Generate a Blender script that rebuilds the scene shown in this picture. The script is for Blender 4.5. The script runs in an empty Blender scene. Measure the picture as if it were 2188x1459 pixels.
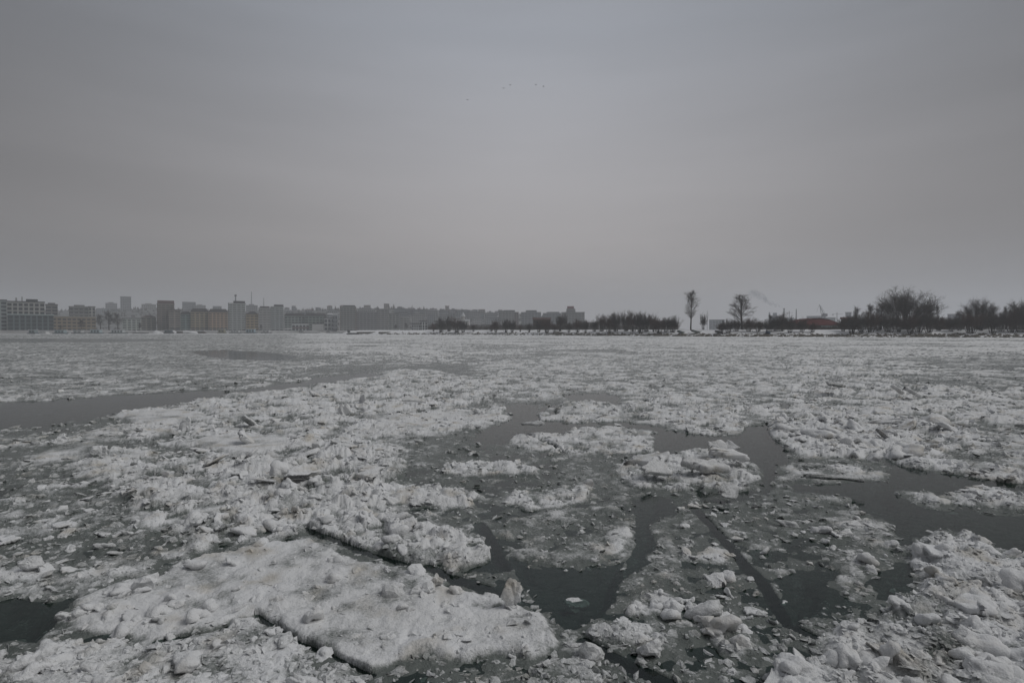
import bpy, bmesh, math, random
import numpy as np
from mathutils import Vector, Matrix

R = math.radians
C = bpy.context.scene.collection
scene = bpy.context.scene

# ------------------------------------------------------------------ camera
FPX, CX, CY, HOR, CAMH = 1215.0, 1094.0, 729.5, 707.0, 2.5
PITCH = math.atan((CY - HOR) / FPX)
cam_d = bpy.data.cameras.new('camera'); cam = bpy.data.objects.new('camera', cam_d); C.objects.link(cam)
cam_d.sensor_width = 36.0; cam_d.lens = 36.0 * FPX / 2188.0
cam_d.clip_start = 0.05; cam_d.clip_end = 9000
cam.location = (0, 0, CAMH); cam.rotation_euler = (R(90) - PITCH, 0, 0)
scene.camera = cam

# ------------------------------------------------------------------ sky, sun, exposure
SUN_EL, SUN_AZ = 50.0, 98.0          # degrees; azimuth clockwise from the view axis (+Y)
world = bpy.data.worlds.new('World'); scene.world = world; world.use_nodes = True
nt = world.node_tree; N = nt.nodes; Lk = nt.links; N.clear()
def wn(t, **k):
    n = N.new(t)
    for a, b in k.items(): setattr(n, a, b)
    return n
out = wn('ShaderNodeOutputWorld'); bg = wn('ShaderNodeBackground'); bg.inputs['Strength'].default_value = 0.1
sky = wn('ShaderNodeTexSky', sky_type='NISHITA', sun_disc=False)
sky.sun_elevation = R(SUN_EL); sky.sun_rotation = R(SUN_AZ); sky.air_density = 1.0; sky.dust_density = 6.0; sky.ozone_density = 1.0
hsv = wn('ShaderNodeHueSaturation'); hsv.inputs['Saturation'].default_value = 0.25; hsv.inputs['Value'].default_value = 0.10
Lk.new(sky.outputs[0], hsv.inputs['Color'])
tc = wn('ShaderNodeTexCoord')
nrm = wn('ShaderNodeVectorMath', operation='NORMALIZE'); Lk.new(tc.outputs['Generated'], nrm.inputs[0])
# lens vignetting put into the sky: brightest over the far shore, dimming outwards
gel, gaz = R(16), R(2)
gdir = (math.sin(gaz) * math.cos(gel), math.cos(gaz) * math.cos(gel), math.sin(gel))
dot = wn('ShaderNodeVectorMath', operation='DOT_PRODUCT'); Lk.new(nrm.outputs[0], dot.inputs[0]); dot.inputs[1].default_value = gdir
ac = wn('ShaderNodeMath', operation='ARCCOSINE'); Lk.new(dot.outputs['Value'], ac.inputs[0])
mp = wn('ShaderNodeMapping'); mp.inputs['Scale'].default_value = (0.9, 0.9, 6.5); Lk.new(nrm.outputs[0], mp.inputs[0])
cn = wn('ShaderNodeTexNoise'); cn.inputs['Scale'].default_value = 1.6; cn.inputs['Detail'].default_value = 5; cn.inputs['Roughness'].default_value = 0.5
Lk.new(mp.outputs[0], cn.inputs['Vector'])
wob = wn('ShaderNodeMath', operation='MULTIPLY_ADD'); Lk.new(cn.outputs['Fac'], wob.inputs[0]); wob.inputs[1].default_value = 0.24; Lk.new(ac.outputs[0], wob.inputs[2])
ramp = wn('ShaderNodeMapRange', interpolation_type='SMOOTHSTEP'); Lk.new(wob.outputs[0], ramp.inputs[0])
ramp.inputs[1].default_value = 0.04; ramp.inputs[2].default_value = 1.20; ramp.inputs[3].default_value = 1.0; ramp.inputs[4].default_value = 0.0
sep = wn('ShaderNodeSeparateXYZ'); Lk.new(nrm.outputs[0], sep.inputs[0])
elr = wn('ShaderNodeMapRange'); Lk.new(sep.outputs['Z'], elr.inputs[0]); elr.inputs[1].default_value = 0.14; elr.inputs[2].default_value = 0.46
tint = wn('ShaderNodeMix', data_type='RGBA'); Lk.new(elr.outputs[0], tint.inputs['Factor'])
tint.inputs['A'].default_value = (1.045, 0.985, 0.98, 1); tint.inputs['B'].default_value = (0.935, 0.985, 1.10, 1)
lev = wn('ShaderNodeMapRange'); Lk.new(ramp.outputs[0], lev.inputs[0]); lev.inputs[3].default_value = 1.35; lev.inputs[4].default_value = 4.5
mp2 = wn('ShaderNodeMapping'); mp2.inputs['Scale'].default_value = (1.6, 1.6, 13.0); Lk.new(nrm.outputs[0], mp2.inputs[0])
cn2 = wn('ShaderNodeTexNoise'); cn2.inputs['Scale'].default_value = 1.3; cn2.inputs['Detail'].default_value = 6; cn2.inputs['Roughness'].default_value = 0.55; Lk.new(mp2.outputs[0], cn2.inputs['Vector'])
bnd = wn('ShaderNodeMapRange'); Lk.new(cn2.outputs['Fac'], bnd.inputs[0]); bnd.inputs[1].default_value = 0.25; bnd.inputs[2].default_value = 0.75; bnd.inputs[3].default_value = 0.965; bnd.inputs[4].default_value = 1.035
lb = wn('ShaderNodeMath', operation='MULTIPLY'); Lk.new(lev.outputs[0], lb.inputs[0]); Lk.new(bnd.outputs[0], lb.inputs[1])
ov = wn('ShaderNodeVectorMath', operation='SCALE'); Lk.new(tint.outputs['Result'], ov.inputs[0]); Lk.new(lb.outputs[0], ov.inputs['Scale'])
mixs = wn('ShaderNodeMix', data_type='RGBA'); mixs.inputs['Factor'].default_value = 0.9
Lk.new(hsv.outputs[0], mixs.inputs['A']); Lk.new(ov.outputs[0], mixs.inputs['B'])
Lk.new(mixs.outputs['Result'], bg.inputs['Color']); Lk.new(bg.outputs[0], out.inputs['Surface'])

sun_d = bpy.data.lights.new('sun', 'SUN'); sun_d.energy = 1.3; sun_d.angle = R(36); sun_d.color = (1.0, 0.985, 0.965)
sun = bpy.data.objects.new('sun', sun_d); C.objects.link(sun)
sd = Vector((math.sin(R(SUN_AZ)) * math.cos(R(SUN_EL)), math.cos(R(SUN_AZ)) * math.cos(R(SUN_EL)), math.sin(R(SUN_EL))))
sun.rotation_euler = sd.to_track_quat('Z', 'Y').to_euler()

vs = scene.view_settings
vs.view_transform = 'Standard'; vs.look = 'None'; vs.exposure = 0.0; vs.gamma = 1.0; vs.use_curve_mapping = False
cy = scene.cycles
cy.max_bounces = 6; cy.diffuse_bounces = 2; cy.glossy_bounces = 2; cy.transmission_bounces = 2
cy.transparent_max_bounces = 6; cy.volume_bounces = 2
try: cy.use_denoising = True
except Exception: pass

# ------------------------------------------------------------------ helpers
def at(px, py, Y):
    """the point at depth Y (metres along +Y) seen at photo pixel px, py"""
    rx = (px - CX) / FPX; ry = (CY - py) / FPX
    d = (rx, math.cos(PITCH) + ry * math.sin(PITCH), -math.sin(PITCH) + ry * math.cos(PITCH))
    k = Y / d[1]
    return Vector((d[0] * k, Y, CAMH + d[2] * k))
def water_xy(pts):
    """photo pixels -> points on the water plane z = 0"""
    p = np.asarray(pts, float)
    rx = (p[:, 0] - CX) / FPX; ry = (CY - p[:, 1]) / FPX
    dz = -math.sin(PITCH) + ry * math.cos(PITCH); dy = math.cos(PITCH) + ry * math.sin(PITCH)
    k = -CAMH / np.minimum(dz, -1e-4)
    return np.stack([rx * k, dy * k], 1)

def mat(name, col, rough=0.7, spec=0.3, noise=0.0, nscale=3.0, metal=0.0, bump=0.0):
    m = bpy.data.materials.new(name); m.use_nodes = True
    t = m.node_tree; b = t.nodes['Principled BSDF']
    b.inputs['Roughness'].default_value = rough; b.inputs['Specular IOR Level'].default_value = spec
    b.inputs['Metallic'].default_value = metal
    b.inputs['Base Color'].default_value = (*col, 1)
    if noise or bump:
        co = t.nodes.new('ShaderNodeTexCoord')
        n = t.nodes.new('ShaderNodeTexNoise'); n.inputs['Scale'].default_value = nscale; n.inputs['Detail'].default_value = 4
        t.links.new(co.outputs['Object'], n.inputs['Vector'])
        if noise:
            mx = t.nodes.new('ShaderNodeMix'); mx.data_type = 'RGBA'
            mx.inputs['A'].default_value = (*[c * (1 - noise) for c in col], 1)
            mx.inputs['B'].default_value = (*[min(1, c * (1 + noise)) for c in col], 1)
            t.links.new(n.outputs['Fac'], mx.inputs['Factor']); t.links.new(mx.outputs['Result'], b.inputs['Base Color'])
        if bump:
            bp = t.nodes.new('ShaderNodeBump'); bp.inputs['Strength'].default_value = bump; bp.inputs['Distance'].default_value = 0.1
            t.links.new(n.outputs['Fac'], bp.inputs['Height']); t.links.new(bp.outputs[0], b.inputs['Normal'])
    return m

_mc = {}
def paint(col, rough=0.75):
    k = tuple(round(c, 3) for c in col) + (rough,)
    if k not in _mc: _mc[k] = mat('plaster', tuple(min(.8, (c * .75 + (col[0] + col[1] + col[2]) / 12) * 0.95) for c in col), rough, 0.25, 0.14, 0.35)
    return _mc[k]

def tag(o, label=None, cat=None, group=None, kind=None):
    if label: o['label'] = label
    if cat: o['category'] = cat
    if group: o['group'] = group
    if kind: o['kind'] = kind
    return o
def empty(name, loc, rz=0.0):
    o = bpy.data.objects.new(name, None); o.empty_display_size = 0.2; C.objects.link(o)
    o.location = loc; o.rotation_euler = (0, 0, rz); return o
def link(name, me, material, parent=None):
    o = bpy.data.objects.new(name, me); C.objects.link(o)
    if material and not me.materials: me.materials.append(material)
    if parent: o.parent = parent
    return o
def mesh_np(name, V, F, smooth=True):
    """V (n,3); F (m,k) all faces of k corners"""
    V = np.ascontiguousarray(V, np.float32); F = np.ascontiguousarray(F, np.int32)
    me = bpy.data.meshes.new(name); m, k = F.shape
    me.vertices.add(len(V)); me.vertices.foreach_set('co', V.ravel())
    me.loops.add(m * k); me.loops.foreach_set('vertex_index', F.ravel())
    me.polygons.add(m); me.polygons.foreach_set('loop_start', np.arange(0, m * k, k, dtype=np.int32))
    me.polygons.foreach_set('use_smooth', np.full(m, smooth, bool))
    me.update(calc_edges=True)
    return me
def attr(me, name, vals):
    a = me.attributes.new(name, 'FLOAT', 'POINT'); a.data.foreach_set('value', np.ascontiguousarray(vals, np.float32))

class MB:
    """collects boxes, prisms and tubes into one mesh"""
    def __init__(s): s.v = []; s.f = []
    def add(s, vs, fs):
        n = len(s.v); s.v += [tuple(v) for v in vs]; s.f += [tuple(i + n for i in f) for f in fs]; return s
    def box(s, x0, x1, y0, y1, z0, z1):
        return s.add([(x0,y0,z0),(x1,y0,z0),(x1,y1,z0),(x0,y1,z0),(x0,y0,z1),(x1,y0,z1),(x1,y1,z1),(x0,y1,z1)],
                     [(0,3,2,1),(4,5,6,7),(0,1,5,4),(1,2,6,5),(2,3,7,6),(3,0,4,7)])
    def taper(s, x0, x1, y0, y1, z0, z1, i, j=None):
        j = i if j is None else j
        return s.add([(x0,y0,z0),(x1,y0,z0),(x1,y1,z0),(x0,y1,z0),(x0+i,y0+j,z1),(x1-i,y0+j,z1),(x1-i,y1-j,z1),(x0+i,y1-j,z1)],
                     [(0,3,2,1),(4,5,6,7),(0,1,5,4),(1,2,6,5),(2,3,7,6),(3,0,4,7)])
    def gable(s, x0, x1, y0, y1, z0, z1):
        ym = (y0 + y1) / 2
        return s.add([(x0,y0,z0),(x1,y0,z0),(x1,y1,z0),(x0,y1,z0),(x0,ym,z1),(x1,ym,z1)],
                     [(0,3,2,1),(0,1,5,4),(2,3,4,5),(1,2,5),(3,0,4)])
    def tube(s, a, b, r0, r1, n=6):
        a = Vector(a); b = Vector(b); d = (b - a).normalized()
        u = d.orthogonal().normalized(); w = d.cross(u)
        vs = []
        for p, r in ((a, r0), (b, r1)):
            for k in range(n):
                t = 2 * math.pi * k / n; vs.append(p + u * (r * math.cos(t)) + w * (r * math.sin(t)))
        fs = [(k, (k+1) % n, n + (k+1) % n, n + k) for k in range(n)] + [tuple(range(n-1, -1, -1)), tuple(range(n, 2*n))]
        return s.add(vs, fs)
    def cone(s, c, r, z0, z1, n=10, r1=0.02):
        return s.tube((c[0], c[1], z0), (c[0], c[1], z1), r, r1, n)
    def build(s, name, material, parent=None, smooth=False, fix=False):
        me = bpy.data.meshes.new(name); me.from_pydata(s.v, [], s.f); me.update()
        if fix:
            bm = bmesh.new(); bm.from_mesh(me); bmesh.ops.recalc_face_normals(bm, faces=bm.faces); bm.to_mesh(me); bm.free()
        if smooth: me.polygons.foreach_set('use_smooth', [True] * len(me.polygons))
        return link(name, me, material, parent)

# ------------------------------------------------------------------ noise (numpy)
def _h(ix, iy, seed):
    h = (ix.astype(np.int64) * 374761393 + iy.astype(np.int64) * 668265263 + seed * 974711) & 0xffffffff
    h = ((h ^ (h >> 13)) * 1274126177) & 0xffffffff
    h = ((h ^ (h >> 16)) * 2246822519) & 0xffffffff
    return ((h ^ (h >> 15)) & 0xffffff) / float(0x1000000)
def vnoise(x, y, seed=0):
    ix = np.floor(x); iy = np.floor(y); fx = x - ix; fy = y - iy
    fx = fx * fx * fx * (fx * (fx * 6 - 15) + 10); fy = fy * fy * fy * (fy * (fy * 6 - 15) + 10)
    a = _h(ix, iy, seed); b = _h(ix + 1, iy, seed); c = _h(ix, iy + 1, seed); d = _h(ix + 1, iy + 1, seed)
    return (a + (b - a) * fx + (c - a) * fy + (a - b - c + d) * fx * fy) * 2 - 1
def fbm(x, y, seed=0, o=4, g=0.5):
    s = np.zeros_like(x); a = 1.0; t = 0
    for i in range(o):
        s += a * vnoise(x * 2.03 ** i + 17.3 * i, y * 2.03 ** i - 9.1 * i, seed + i); t += a; a *= g
    return s / t
def jumble(x, y, scale, seed):
    """heap of tilted blocks: the upper envelope of random tilted boxes, one per cell; about -0.5..1"""
    x = x / scale; y = y / scale; ix = np.floor(x); iy = np.floor(y)
    best = np.full(x.shape, -1.0)
    for dx in (-1, 0, 1):
        for dy in (-1, 0, 1):
            jx = ix + dx; jy = iy + dy
            qx = x - (jx + _h(jx, jy, seed)); qy = y - (jy + _h(jx, jy, seed + 1))
            t = _h(jx, jy, seed + 2) * 6.2832; c = np.cos(t); s = np.sin(t)
            u = qx * c + qy * s; v = qy * c - qx * s
            a = 0.30 + 0.55 * _h(jx, jy, seed + 3); b = 0.22 + 0.40 * _h(jx, jy, seed + 4)
            m = np.sqrt(np.sqrt((u / a) ** 4 + (v / b) ** 4))
            hh = -0.4 + 1.1 * _h(jx, jy, seed + 5) + (u * (_h(jx, jy, seed + 6) - 0.5) + v * (_h(jx, jy, seed + 7) - 0.5)) * 1.5
            hh = hh - 3.0 * np.maximum(0, m - 0.75) ** 1.5
            best = np.maximum(best, hh)
    return best
def cells(x, y, scale, seed):
    x = x / scale; y = y / scale; ix = np.floor(x); iy = np.floor(y)
    f1 = np.full(x.shape, 9.0); f2 = np.full(x.shape, 9.0); idv = np.zeros(x.shape)
    for dx in (-1, 0, 1):
        for dy in (-1, 0, 1):
            jx = ix + dx; jy = iy + dy; d = np.hypot(x - jx - _h(jx, jy, seed), y - jy - _h(jx, jy, seed + 1))
            n = d < f1; f2 = np.where(n, f1, np.minimum(f2, d)); idv = np.where(n, _h(jx, jy, seed + 2), idv); f1 = np.where(n, d, f1)
    return f1, f2 - f1, idv
def sstep(a, b, x):
    t = np.clip((x - a) / (b - a), 0, 1); return t * t * (3 - 2 * t)

# ------------------------------------------------------------------ materials of the river
def ice_material():
    m = bpy.data.materials.new('river_ice'); m.use_nodes = True; t = m.node_tree; b = t.nodes['Principled BSDF']
    at_ = t.nodes.new('ShaderNodeAttribute'); at_.attribute_name = 'snow'
    co = t.nodes.new('ShaderNodeNewGeometry')
    n1 = t.nodes.new('ShaderNodeTexNoise'); n1.inputs['Scale'].default_value = 7; n1.inputs['Detail'].default_value = 6; n1.inputs['Roughness'].default_value = 0.65
    n2 = t.nodes.new('ShaderNodeTexNoise'); n2.inputs['Scale'].default_value = 0.9; n2.inputs['Detail'].default_value = 4
    n3 = t.nodes.new('ShaderNodeTexNoise'); n3.inputs['Scale'].default_value = 38; n3.inputs['Detail'].default_value = 4; n3.inputs['Roughness'].default_value = 0.7
    for n in (n1, n2, n3): t.links.new(co.outputs['Position'], n.inputs['Vector'])
    # snow cover = attribute broken up by noise
    ad = t.nodes.new('ShaderNodeMath'); ad.operation = 'MULTIPLY_ADD'; t.links.new(n1.outputs['Fac'], ad.inputs[0]); ad.inputs[1].default_value = 0.9; 
    sb = t.nodes.new('ShaderNodeMath'); sb.operation = 'SUBTRACT'; t.links.new(at_.outputs['Fac'], sb.inputs[0]); sb.inputs[1].default_value = 0.45
    t.links.new(sb.outputs[0], ad.inputs[2])
    a2 = t.nodes.new('ShaderNodeMath'); a2.operation = 'MULTIPLY_ADD'; t.links.new(n3.outputs['Fac'], a2.inputs[0]); a2.inputs[1].default_value = 0.9; t.links.new(ad.outputs[0], a2.inputs[2])
    ctr = t.nodes.new('ShaderNodeMapRange'); ctr.interpolation_type = 'SMOOTHSTEP'; t.links.new(a2.outputs[0], ctr.inputs[0]); ctr.inputs[1].default_value = 0.52; ctr.inputs[2].default_value = 1.30
    ad = ctr
    wet = t.nodes.new('ShaderNodeMix'); wet.data_type = 'RGBA'; t.links.new(n2.outputs['Fac'], wet.inputs['Factor'])
    wet.inputs['A'].default_value = (0.075, 0.088, 0.082, 1); wet.inputs['B'].default_value = (0.215, 0.235, 0.220, 1)
    sn = t.nodes.new('ShaderNodeMix'); sn.data_type = 'RGBA'; t.links.new(n2.outputs['Fac'], sn.inputs['Factor'])
    sn.inputs['A'].default_value = (0.72, 0.72, 0.71, 1); sn.inputs['B'].default_value = (0.86, 0.875, 0.895, 1)
    n4 = t.nodes.new('ShaderNodeTexNoise'); n4.inputs['Scale'].default_value = 2.3; n4.inputs['Detail'].default_value = 5; t.links.new(co.outputs['Position'], n4.inputs['Vector'])
    sr = t.nodes.new('ShaderNodeMapRange'); t.links.new(n4.outputs['Fac'], sr.inputs[0]); sr.inputs[1].default_value = 0.54; sr.inputs[2].default_value = 0.74; sr.inputs[4].default_value = 0.75
    silt = t.nodes.new('ShaderNodeMix'); silt.data_type = 'RGBA'; t.links.new(sr.outputs[0], silt.inputs['Factor'])
    t.links.new(sn.outputs['Result'], silt.inputs['A']); silt.inputs['B'].default_value = (0.50, 0.455, 0.375, 1)
    mx = t.nodes.new('ShaderNodeMix'); mx.data_type = 'RGBA'; t.links.new(ad.outputs[0], mx.inputs['Factor'])
    t.links.new(wet.outputs['Result'], mx.inputs['A']); t.links.new(silt.outputs['Result'], mx.inputs['B'])
    t.links.new(mx.outputs['Result'], b.inputs['Base Color'])
    rg = t.nodes.new('ShaderNodeMapRange'); t.links.new(ad.outputs[0], rg.inputs[0]); rg.inputs[3].default_value = 0.18; rg.inputs[4].default_value = 0.75
    t.links.new(rg.outputs[0], b.inputs['Roughness']); b.inputs['Specular IOR Level'].default_value = 0.45; b.inputs['IOR'].default_value = 1.31
    hs = t.nodes.new('ShaderNodeMath'); hs.operation = 'MULTIPLY_ADD'; t.links.new(n3.outputs['Fac'], hs.inputs[0]); hs.inputs[1].default_value = 0.3; t.links.new(n1.outputs['Fac'], hs.inputs[2])
    bp = t.nodes.new('ShaderNodeBump'); bp.inputs['Strength'].default_value = 0.7; bp.inputs['Distance'].default_value = 0.06
    t.links.new(hs.outputs[0], bp.inputs['Height']); t.links.new(bp.outputs[0], b.inputs['Normal'])
    return m
M_ICE = ice_material()

def water_material():
    m = bpy.data.materials.new('river_water'); m.use_nodes = True; t = m.node_tree
    for n in list(t.nodes): t.nodes.remove(n)
    o = t.nodes.new('ShaderNodeOutputMaterial')
    co = t.nodes.new('ShaderNodeTexCoord')
    n = t.nodes.new('ShaderNodeTexNoise'); n.inputs['Scale'].default_value = 9; n.inputs['Detail'].default_value = 3
    t.links.new(co.outputs['Object'], n.inputs['Vector'])
    bp = t.nodes.new('ShaderNodeBump'); bp.inputs['Strength'].default_value = 0.10; bp.inputs['Distance'].default_value = 0.03
    t.links.new(n.outputs['Fac'], bp.inputs['Height'])
    fr = t.nodes.new('ShaderNodeFresnel'); fr.inputs['IOR'].default_value = 1.33; t.links.new(bp.outputs[0], fr.inputs['Normal'])
    gl = t.nodes.new('ShaderNodeBsdfGlossy'); gl.inputs['Roughness'].default_value = 0.06; t.links.new(bp.outputs[0], gl.inputs['Normal'])
    gl.inputs['Color'].default_value = (0.9, 0.9, 0.9, 1)
    tr = t.nodes.new('ShaderNodeBsdfTransparent'); tr.inputs['Color'].default_value = (0.52, 0.63, 0.59, 1)
    df = t.nodes.new('ShaderNodeBsdfDiffuse'); df.inputs['Color'].default_value = (0.012, 0.024, 0.020, 1)
    m1 = t.nodes.new('ShaderNodeMixShader'); m1.inputs[0].default_value = 0.28
    t.links.new(tr.outputs[0], m1.inputs[1]); t.links.new(df.outputs[0], m1.inputs[2])
    m2 = t.nodes.new('ShaderNodeMixShader'); t.links.new(fr.outputs[0], m2.inputs[0]); t.links.new(m1.outputs[0], m2.inputs[1]); t.links.new(gl.outputs[0], m2.inputs[2])
    t.links.new(m2.outputs[0], o.inputs['Surface'])
    return m
M_WATER = water_material()
M_BED = mat('river_mud', (0.010, 0.016, 0.013), 0.9, 0.1)
M_SNOW = mat('ground_snow', (0.78, 0.785, 0.80), 0.8, 0.2, 0.10, 0.25, bump=0.3)
M_TWIG = mat('bare_twigs', (0.056, 0.045, 0.036), 0.9, 0.1, 0.25, 0.6)
M_TWIG2 = mat('reddish_twigs', (0.080, 0.050, 0.038), 0.9, 0.1, 0.25, 0.6)
M_BARK = mat('bark', (0.045, 0.038, 0.032), 0.9, 0.1, 0.3, 2.0)
M_STONE = mat('bank_stone', (0.13, 0.115, 0.09), 0.85, 0.2, 0.5, 0.6, bump=0.4)
M_CONC = mat('concrete', (0.30, 0.29, 0.27), 0.85, 0.2, 0.25, 0.3)
M_GLASS = mat('window_glass', (0.035, 0.042, 0.047), 0.15, 0.5)
M_ROOF = mat('dark_roof', (0.050, 0.046, 0.046), 0.8, 0.2, 0.3, 0.4)
M_STEEL = mat('painted_steel', (0.10, 0.10, 0.11), 0.6, 0.3)

# ------------------------------------------------------------------ river: bed and water
def sheet(name, x0, x1, y0, y1, z, material):
    o = MB().add([(x0,y0,z),(x1,y0,z),(x1,y1,z),(x0,y1,z)], [(0,1,2,3)]).build(name, material)
    return tag(o, kind='structure')
sheet('river_bed', -2400, 2400, -60, 3000, -1.2, M_BED)
sheet('river_water', -2400, 2400, -60, 3000, 0.0, M_WATER)

# ------------------------------------------------------------------ ice layout, traced in photo pixels
# (pixels, level m, relief m, snow 0..1, edge softness)
ZONES = [
    # far, smooth grey ice on the left
    ([(-700,716),(640,714),(640,780),(560,815),(430,835),(110,855),(-700,880)], 0.035, 0.030, 0.62, 1.0),
    ([(-700,722),(260,724),(400,727),(240,731),(-700,733)], -0.02, 0.02, 0.35, 1.0),
    ([(-500,905),(100,905),(240,880),(270,930),(160,1000),(230,1050),(330,1150),(400,1190),(300,1240),(160,1270),(-500,1290)], 0.016, 0.060, 0.56, 0.5),
    # the big rubble mass
    ([(230,905),(300,880),(430,850),(600,835),(760,812),(860,788),(950,795),(1050,820),(1020,860),(1050,885),(1000,915),(900,922),(880,945),(925,975),(880,1000),(830,1040),(860,1090),(1020,1130),(1040,1190),(960,1225),(870,1195),(700,1130),(600,1145),(480,1160),(400,1190),(340,1150),(225,1040),(150,1000),(250,945)], 0.075, 0.150, 0.86, 0.35),
    ([(620,850),(860,800),(960,815),(1000,850),(900,880),(640,890)], 0.11, 0.17, 0.92, 0.6),
    ([(560,985),(760,960),(900,1000),(820,1050),(640,1080),(540,1040)], 0.10, 0.17, 0.90, 0.5),
    ([(990,775),(1300,758),(1600,765),(1720,800),(1650,872),(1560,862),(1340,848),(1200,838),(1110,856),(1050,860),(1030,830)], 0.05, 0.090, 0.84, 0.5),
    # grey slush: right centre, centre, bottom right
    ([(1430,1090),(1500,1062),(1700,1056),(1830,1090),(1930,1145),(1950,1200),(1860,1240),(1720,1215),(1600,1185),(1480,1140)], 0.004, 0.040, 0.46, 0.4),
    ([(860,945),(960,930),(1060,960),(1330,975),(1330,1040),(1260,1045),(1040,1050),(1000,1030),(880,1020)], -0.010, 0.050, 0.46, 0.4),
    ([(840,1050),(1010,1080),(1040,1130),(1020,1150),(860,1110)], -0.005, 0.050, 0.45, 0.4),
    ([(1260,1385),(1450,1330),(1700,1360),(1660,1600),(1150,1600)], 0.000, 0.045, 0.40, 0.4),
    ([(1340,1220),(1480,1190),(1640,1240),(1680,1330),(1640,1380),(1480,1260),(1360,1290)], -0.008, 0.045, 0.42, 0.4),
    ([(1720,1200),(1850,1230),(1960,1200),(1970,1280),(1900,1330),(1800,1350),(1770,1310)], -0.008, 0.045, 0.42, 0.4),
    ([(1655,965),(1700,950),(1900,985),(1880,1000),(1700,985)], -0.005, 0.04, 0.5, 0.4),
]
# named floes: key -> (pixels, level, relief, snow, label)
FL = []
def floe(pts, L, A, S, label): FL.append((pts, L, A, S, label))
floe([(150,1290),(230,1262),(320,1240),(420,1195),(560,1160),(680,1155),(800,1195),(880,1215),(960,1250),(1075,1290),(1135,1305),(1165,1350),(1180,1385),(1110,1412),(900,1402),(800,1428),(720,1395),(650,1368),(570,1312),(520,1322),(420,1360),(300,1372),(180,1362),(140,1330)], 0.066, 0.034, 0.88, 'broad flat floe covered in white snow filling the foreground left of centre')
floe([(-500,1390),(40,1405),(130,1375),(300,1385),(420,1372),(520,1334),(560,1322),(640,1378),(720,1410),(790,1442),(800,1480),(790,1640),(-500,1640)], 0.085, 0.060, 0.72, 'greyish wet floe along the bottom left edge, below the broad snowy floe')
floe([(1630,1600),(1640,1445),(1670,1405),(1780,1395),(1795,1350),(1900,1330),(1960,1300),(1985,1240),(1955,1185),(2000,1150),(2060,1138),(2125,1165),(2188,1190),(2420,1235),(2500,1600)], 0.12, 0.130, 0.90, 'heaped white rubble floe filling the bottom right corner')
floe([(1036,1125),(1080,1105),(1150,1088),(1250,1085),(1330,1088),(1368,1108),(1366,1150),(1345,1190),(1280,1210),(1200,1213),(1110,1202),(1070,1190),(1055,1155)], 0.012, 0.045, 0.40, 'rounded half-sunken grey floe with white crusts, left of the dark lead')
floe([(1046,1065),(1080,1050),(1150,1047),(1230,1032),(1268,1042),(1262,1062),(1200,1078),(1100,1088),(1056,1080)], 0.050, 0.080, 0.82, 'white crusted floe just behind the rounded half-sunken floe')
floe([(1322,1012),(1345,990),(1430,972),(1530,962),(1602,980),(1627,1010),(1605,1040),(1500,1054),(1400,1048),(1350,1032)], 0.080, 0.100, 0.78, 'yellowish floe carrying a pile of thick tilted slabs')
floe([(942,1006),(965,990),(1010,986),(1080,993),(1137,1000),(1132,1013),(1060,1020),(980,1020)], 0.07, 0.075, 0.93, 'small elongated white floe alone in the grey slush at centre')
floe([(1070,943),(1090,928),(1130,923),(1190,930),(1230,914),(1330,910),(1412,935),(1408,963),(1340,972),(1220,974),(1120,964),(1085,954)], 0.050, 0.085, 0.78, 'long rubble floe lying in front of the central lead')
floe([(812,1048),(860,1033),(930,1038),(1014,1058),(1005,1077),(900,1083),(850,1070)], 0.10, 0.090, 0.90, 'cream-white rubble floe with a dark undercut front edge, left of centre')
floe([(1648,903),(1680,886),(1760,888),(1850,900),(1930,905),(2000,910),(2092,935),(2062,960),(1950,977),(1850,985),(1760,978),(1690,957),(1652,927)], 0.13, 0.180, 0.93, 'large heaped white rubble floe at right with a rounded blunt left end')
floe([(1668,1002),(1700,984),(1750,988),(1830,1004),(1912,1016),(1902,1028),(1790,1032),(1690,1027)], 0.035, 0.065, 0.66, 'low crusted floe in front of the large heaped floe at right')
floe([(1946,1062),(1980,1050),(2010,1064),(2100,1046),(2188,1056),(2420,1066),(2420,1100),(2180,1095),(2080,1082),(2000,1077)], 0.060, 0.085, 0.75, 'thin ridge of ice lumps in the wide dark lead at the right edge')
floe([(1902,977),(1950,966),(2030,983),(2100,990),(2188,1008),(2420,1020),(2420,1042),(2150,1030),(2050,1014),(1950,997)], 0.085, 0.120, 0.85, 'long white ridge bounding the far side of the wide dark lead at right')
floe([(380,951),(430,938),(560,929),(624,934),(612,957),(540,973),(480,970),(430,963)], 0.13, 0.012, 0.95, 'smooth snow-topped slab set in the rubble at left')
floe([(252,892),(330,879),(432,888),(437,900),(330,909),(270,907)], 0.13, 0.020, 0.94, 'narrow smooth white slab at left near the open lead')
floe([(55,977),(120,955),(200,947),(228,955),(150,972)], 0.035, 0.006, 0.50, 'thin smooth grey plate of ice at far left')
floe([(1132,882),(1180,865),(1240,853),(1310,866),(1342,880),(1332,900),(1200,903),(1140,895)], 0.080, 0.130, 0.85, 'white rubble floe between the two small central leads')
floe([(1338,862),(1460,848),(1560,868),(1602,900),(1582,930),(1500,928),(1420,907),(1350,892)], 0.090, 0.150, 0.90, 'white rubble floe right of centre with a straight front towards the dark lead')
floe([(770,905),(860,884),(960,880),(1050,872),(1072,897),(1010,914),(900,922),(820,918)], 0.13, 0.070, 0.92, 'smooth white tongue ending the rubble mass beside the central lead')
floe([(1352,1312),(1365,1282),(1400,1264),(1470,1270),(1500,1300),(1540,1322),(1622,1350),(1627,1388),(1560,1388),(1500,1352),(1430,1322)], 0.070, 0.100, 0.85, 'crooked strip of white lumps in dark slush, right of the black pool')
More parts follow.
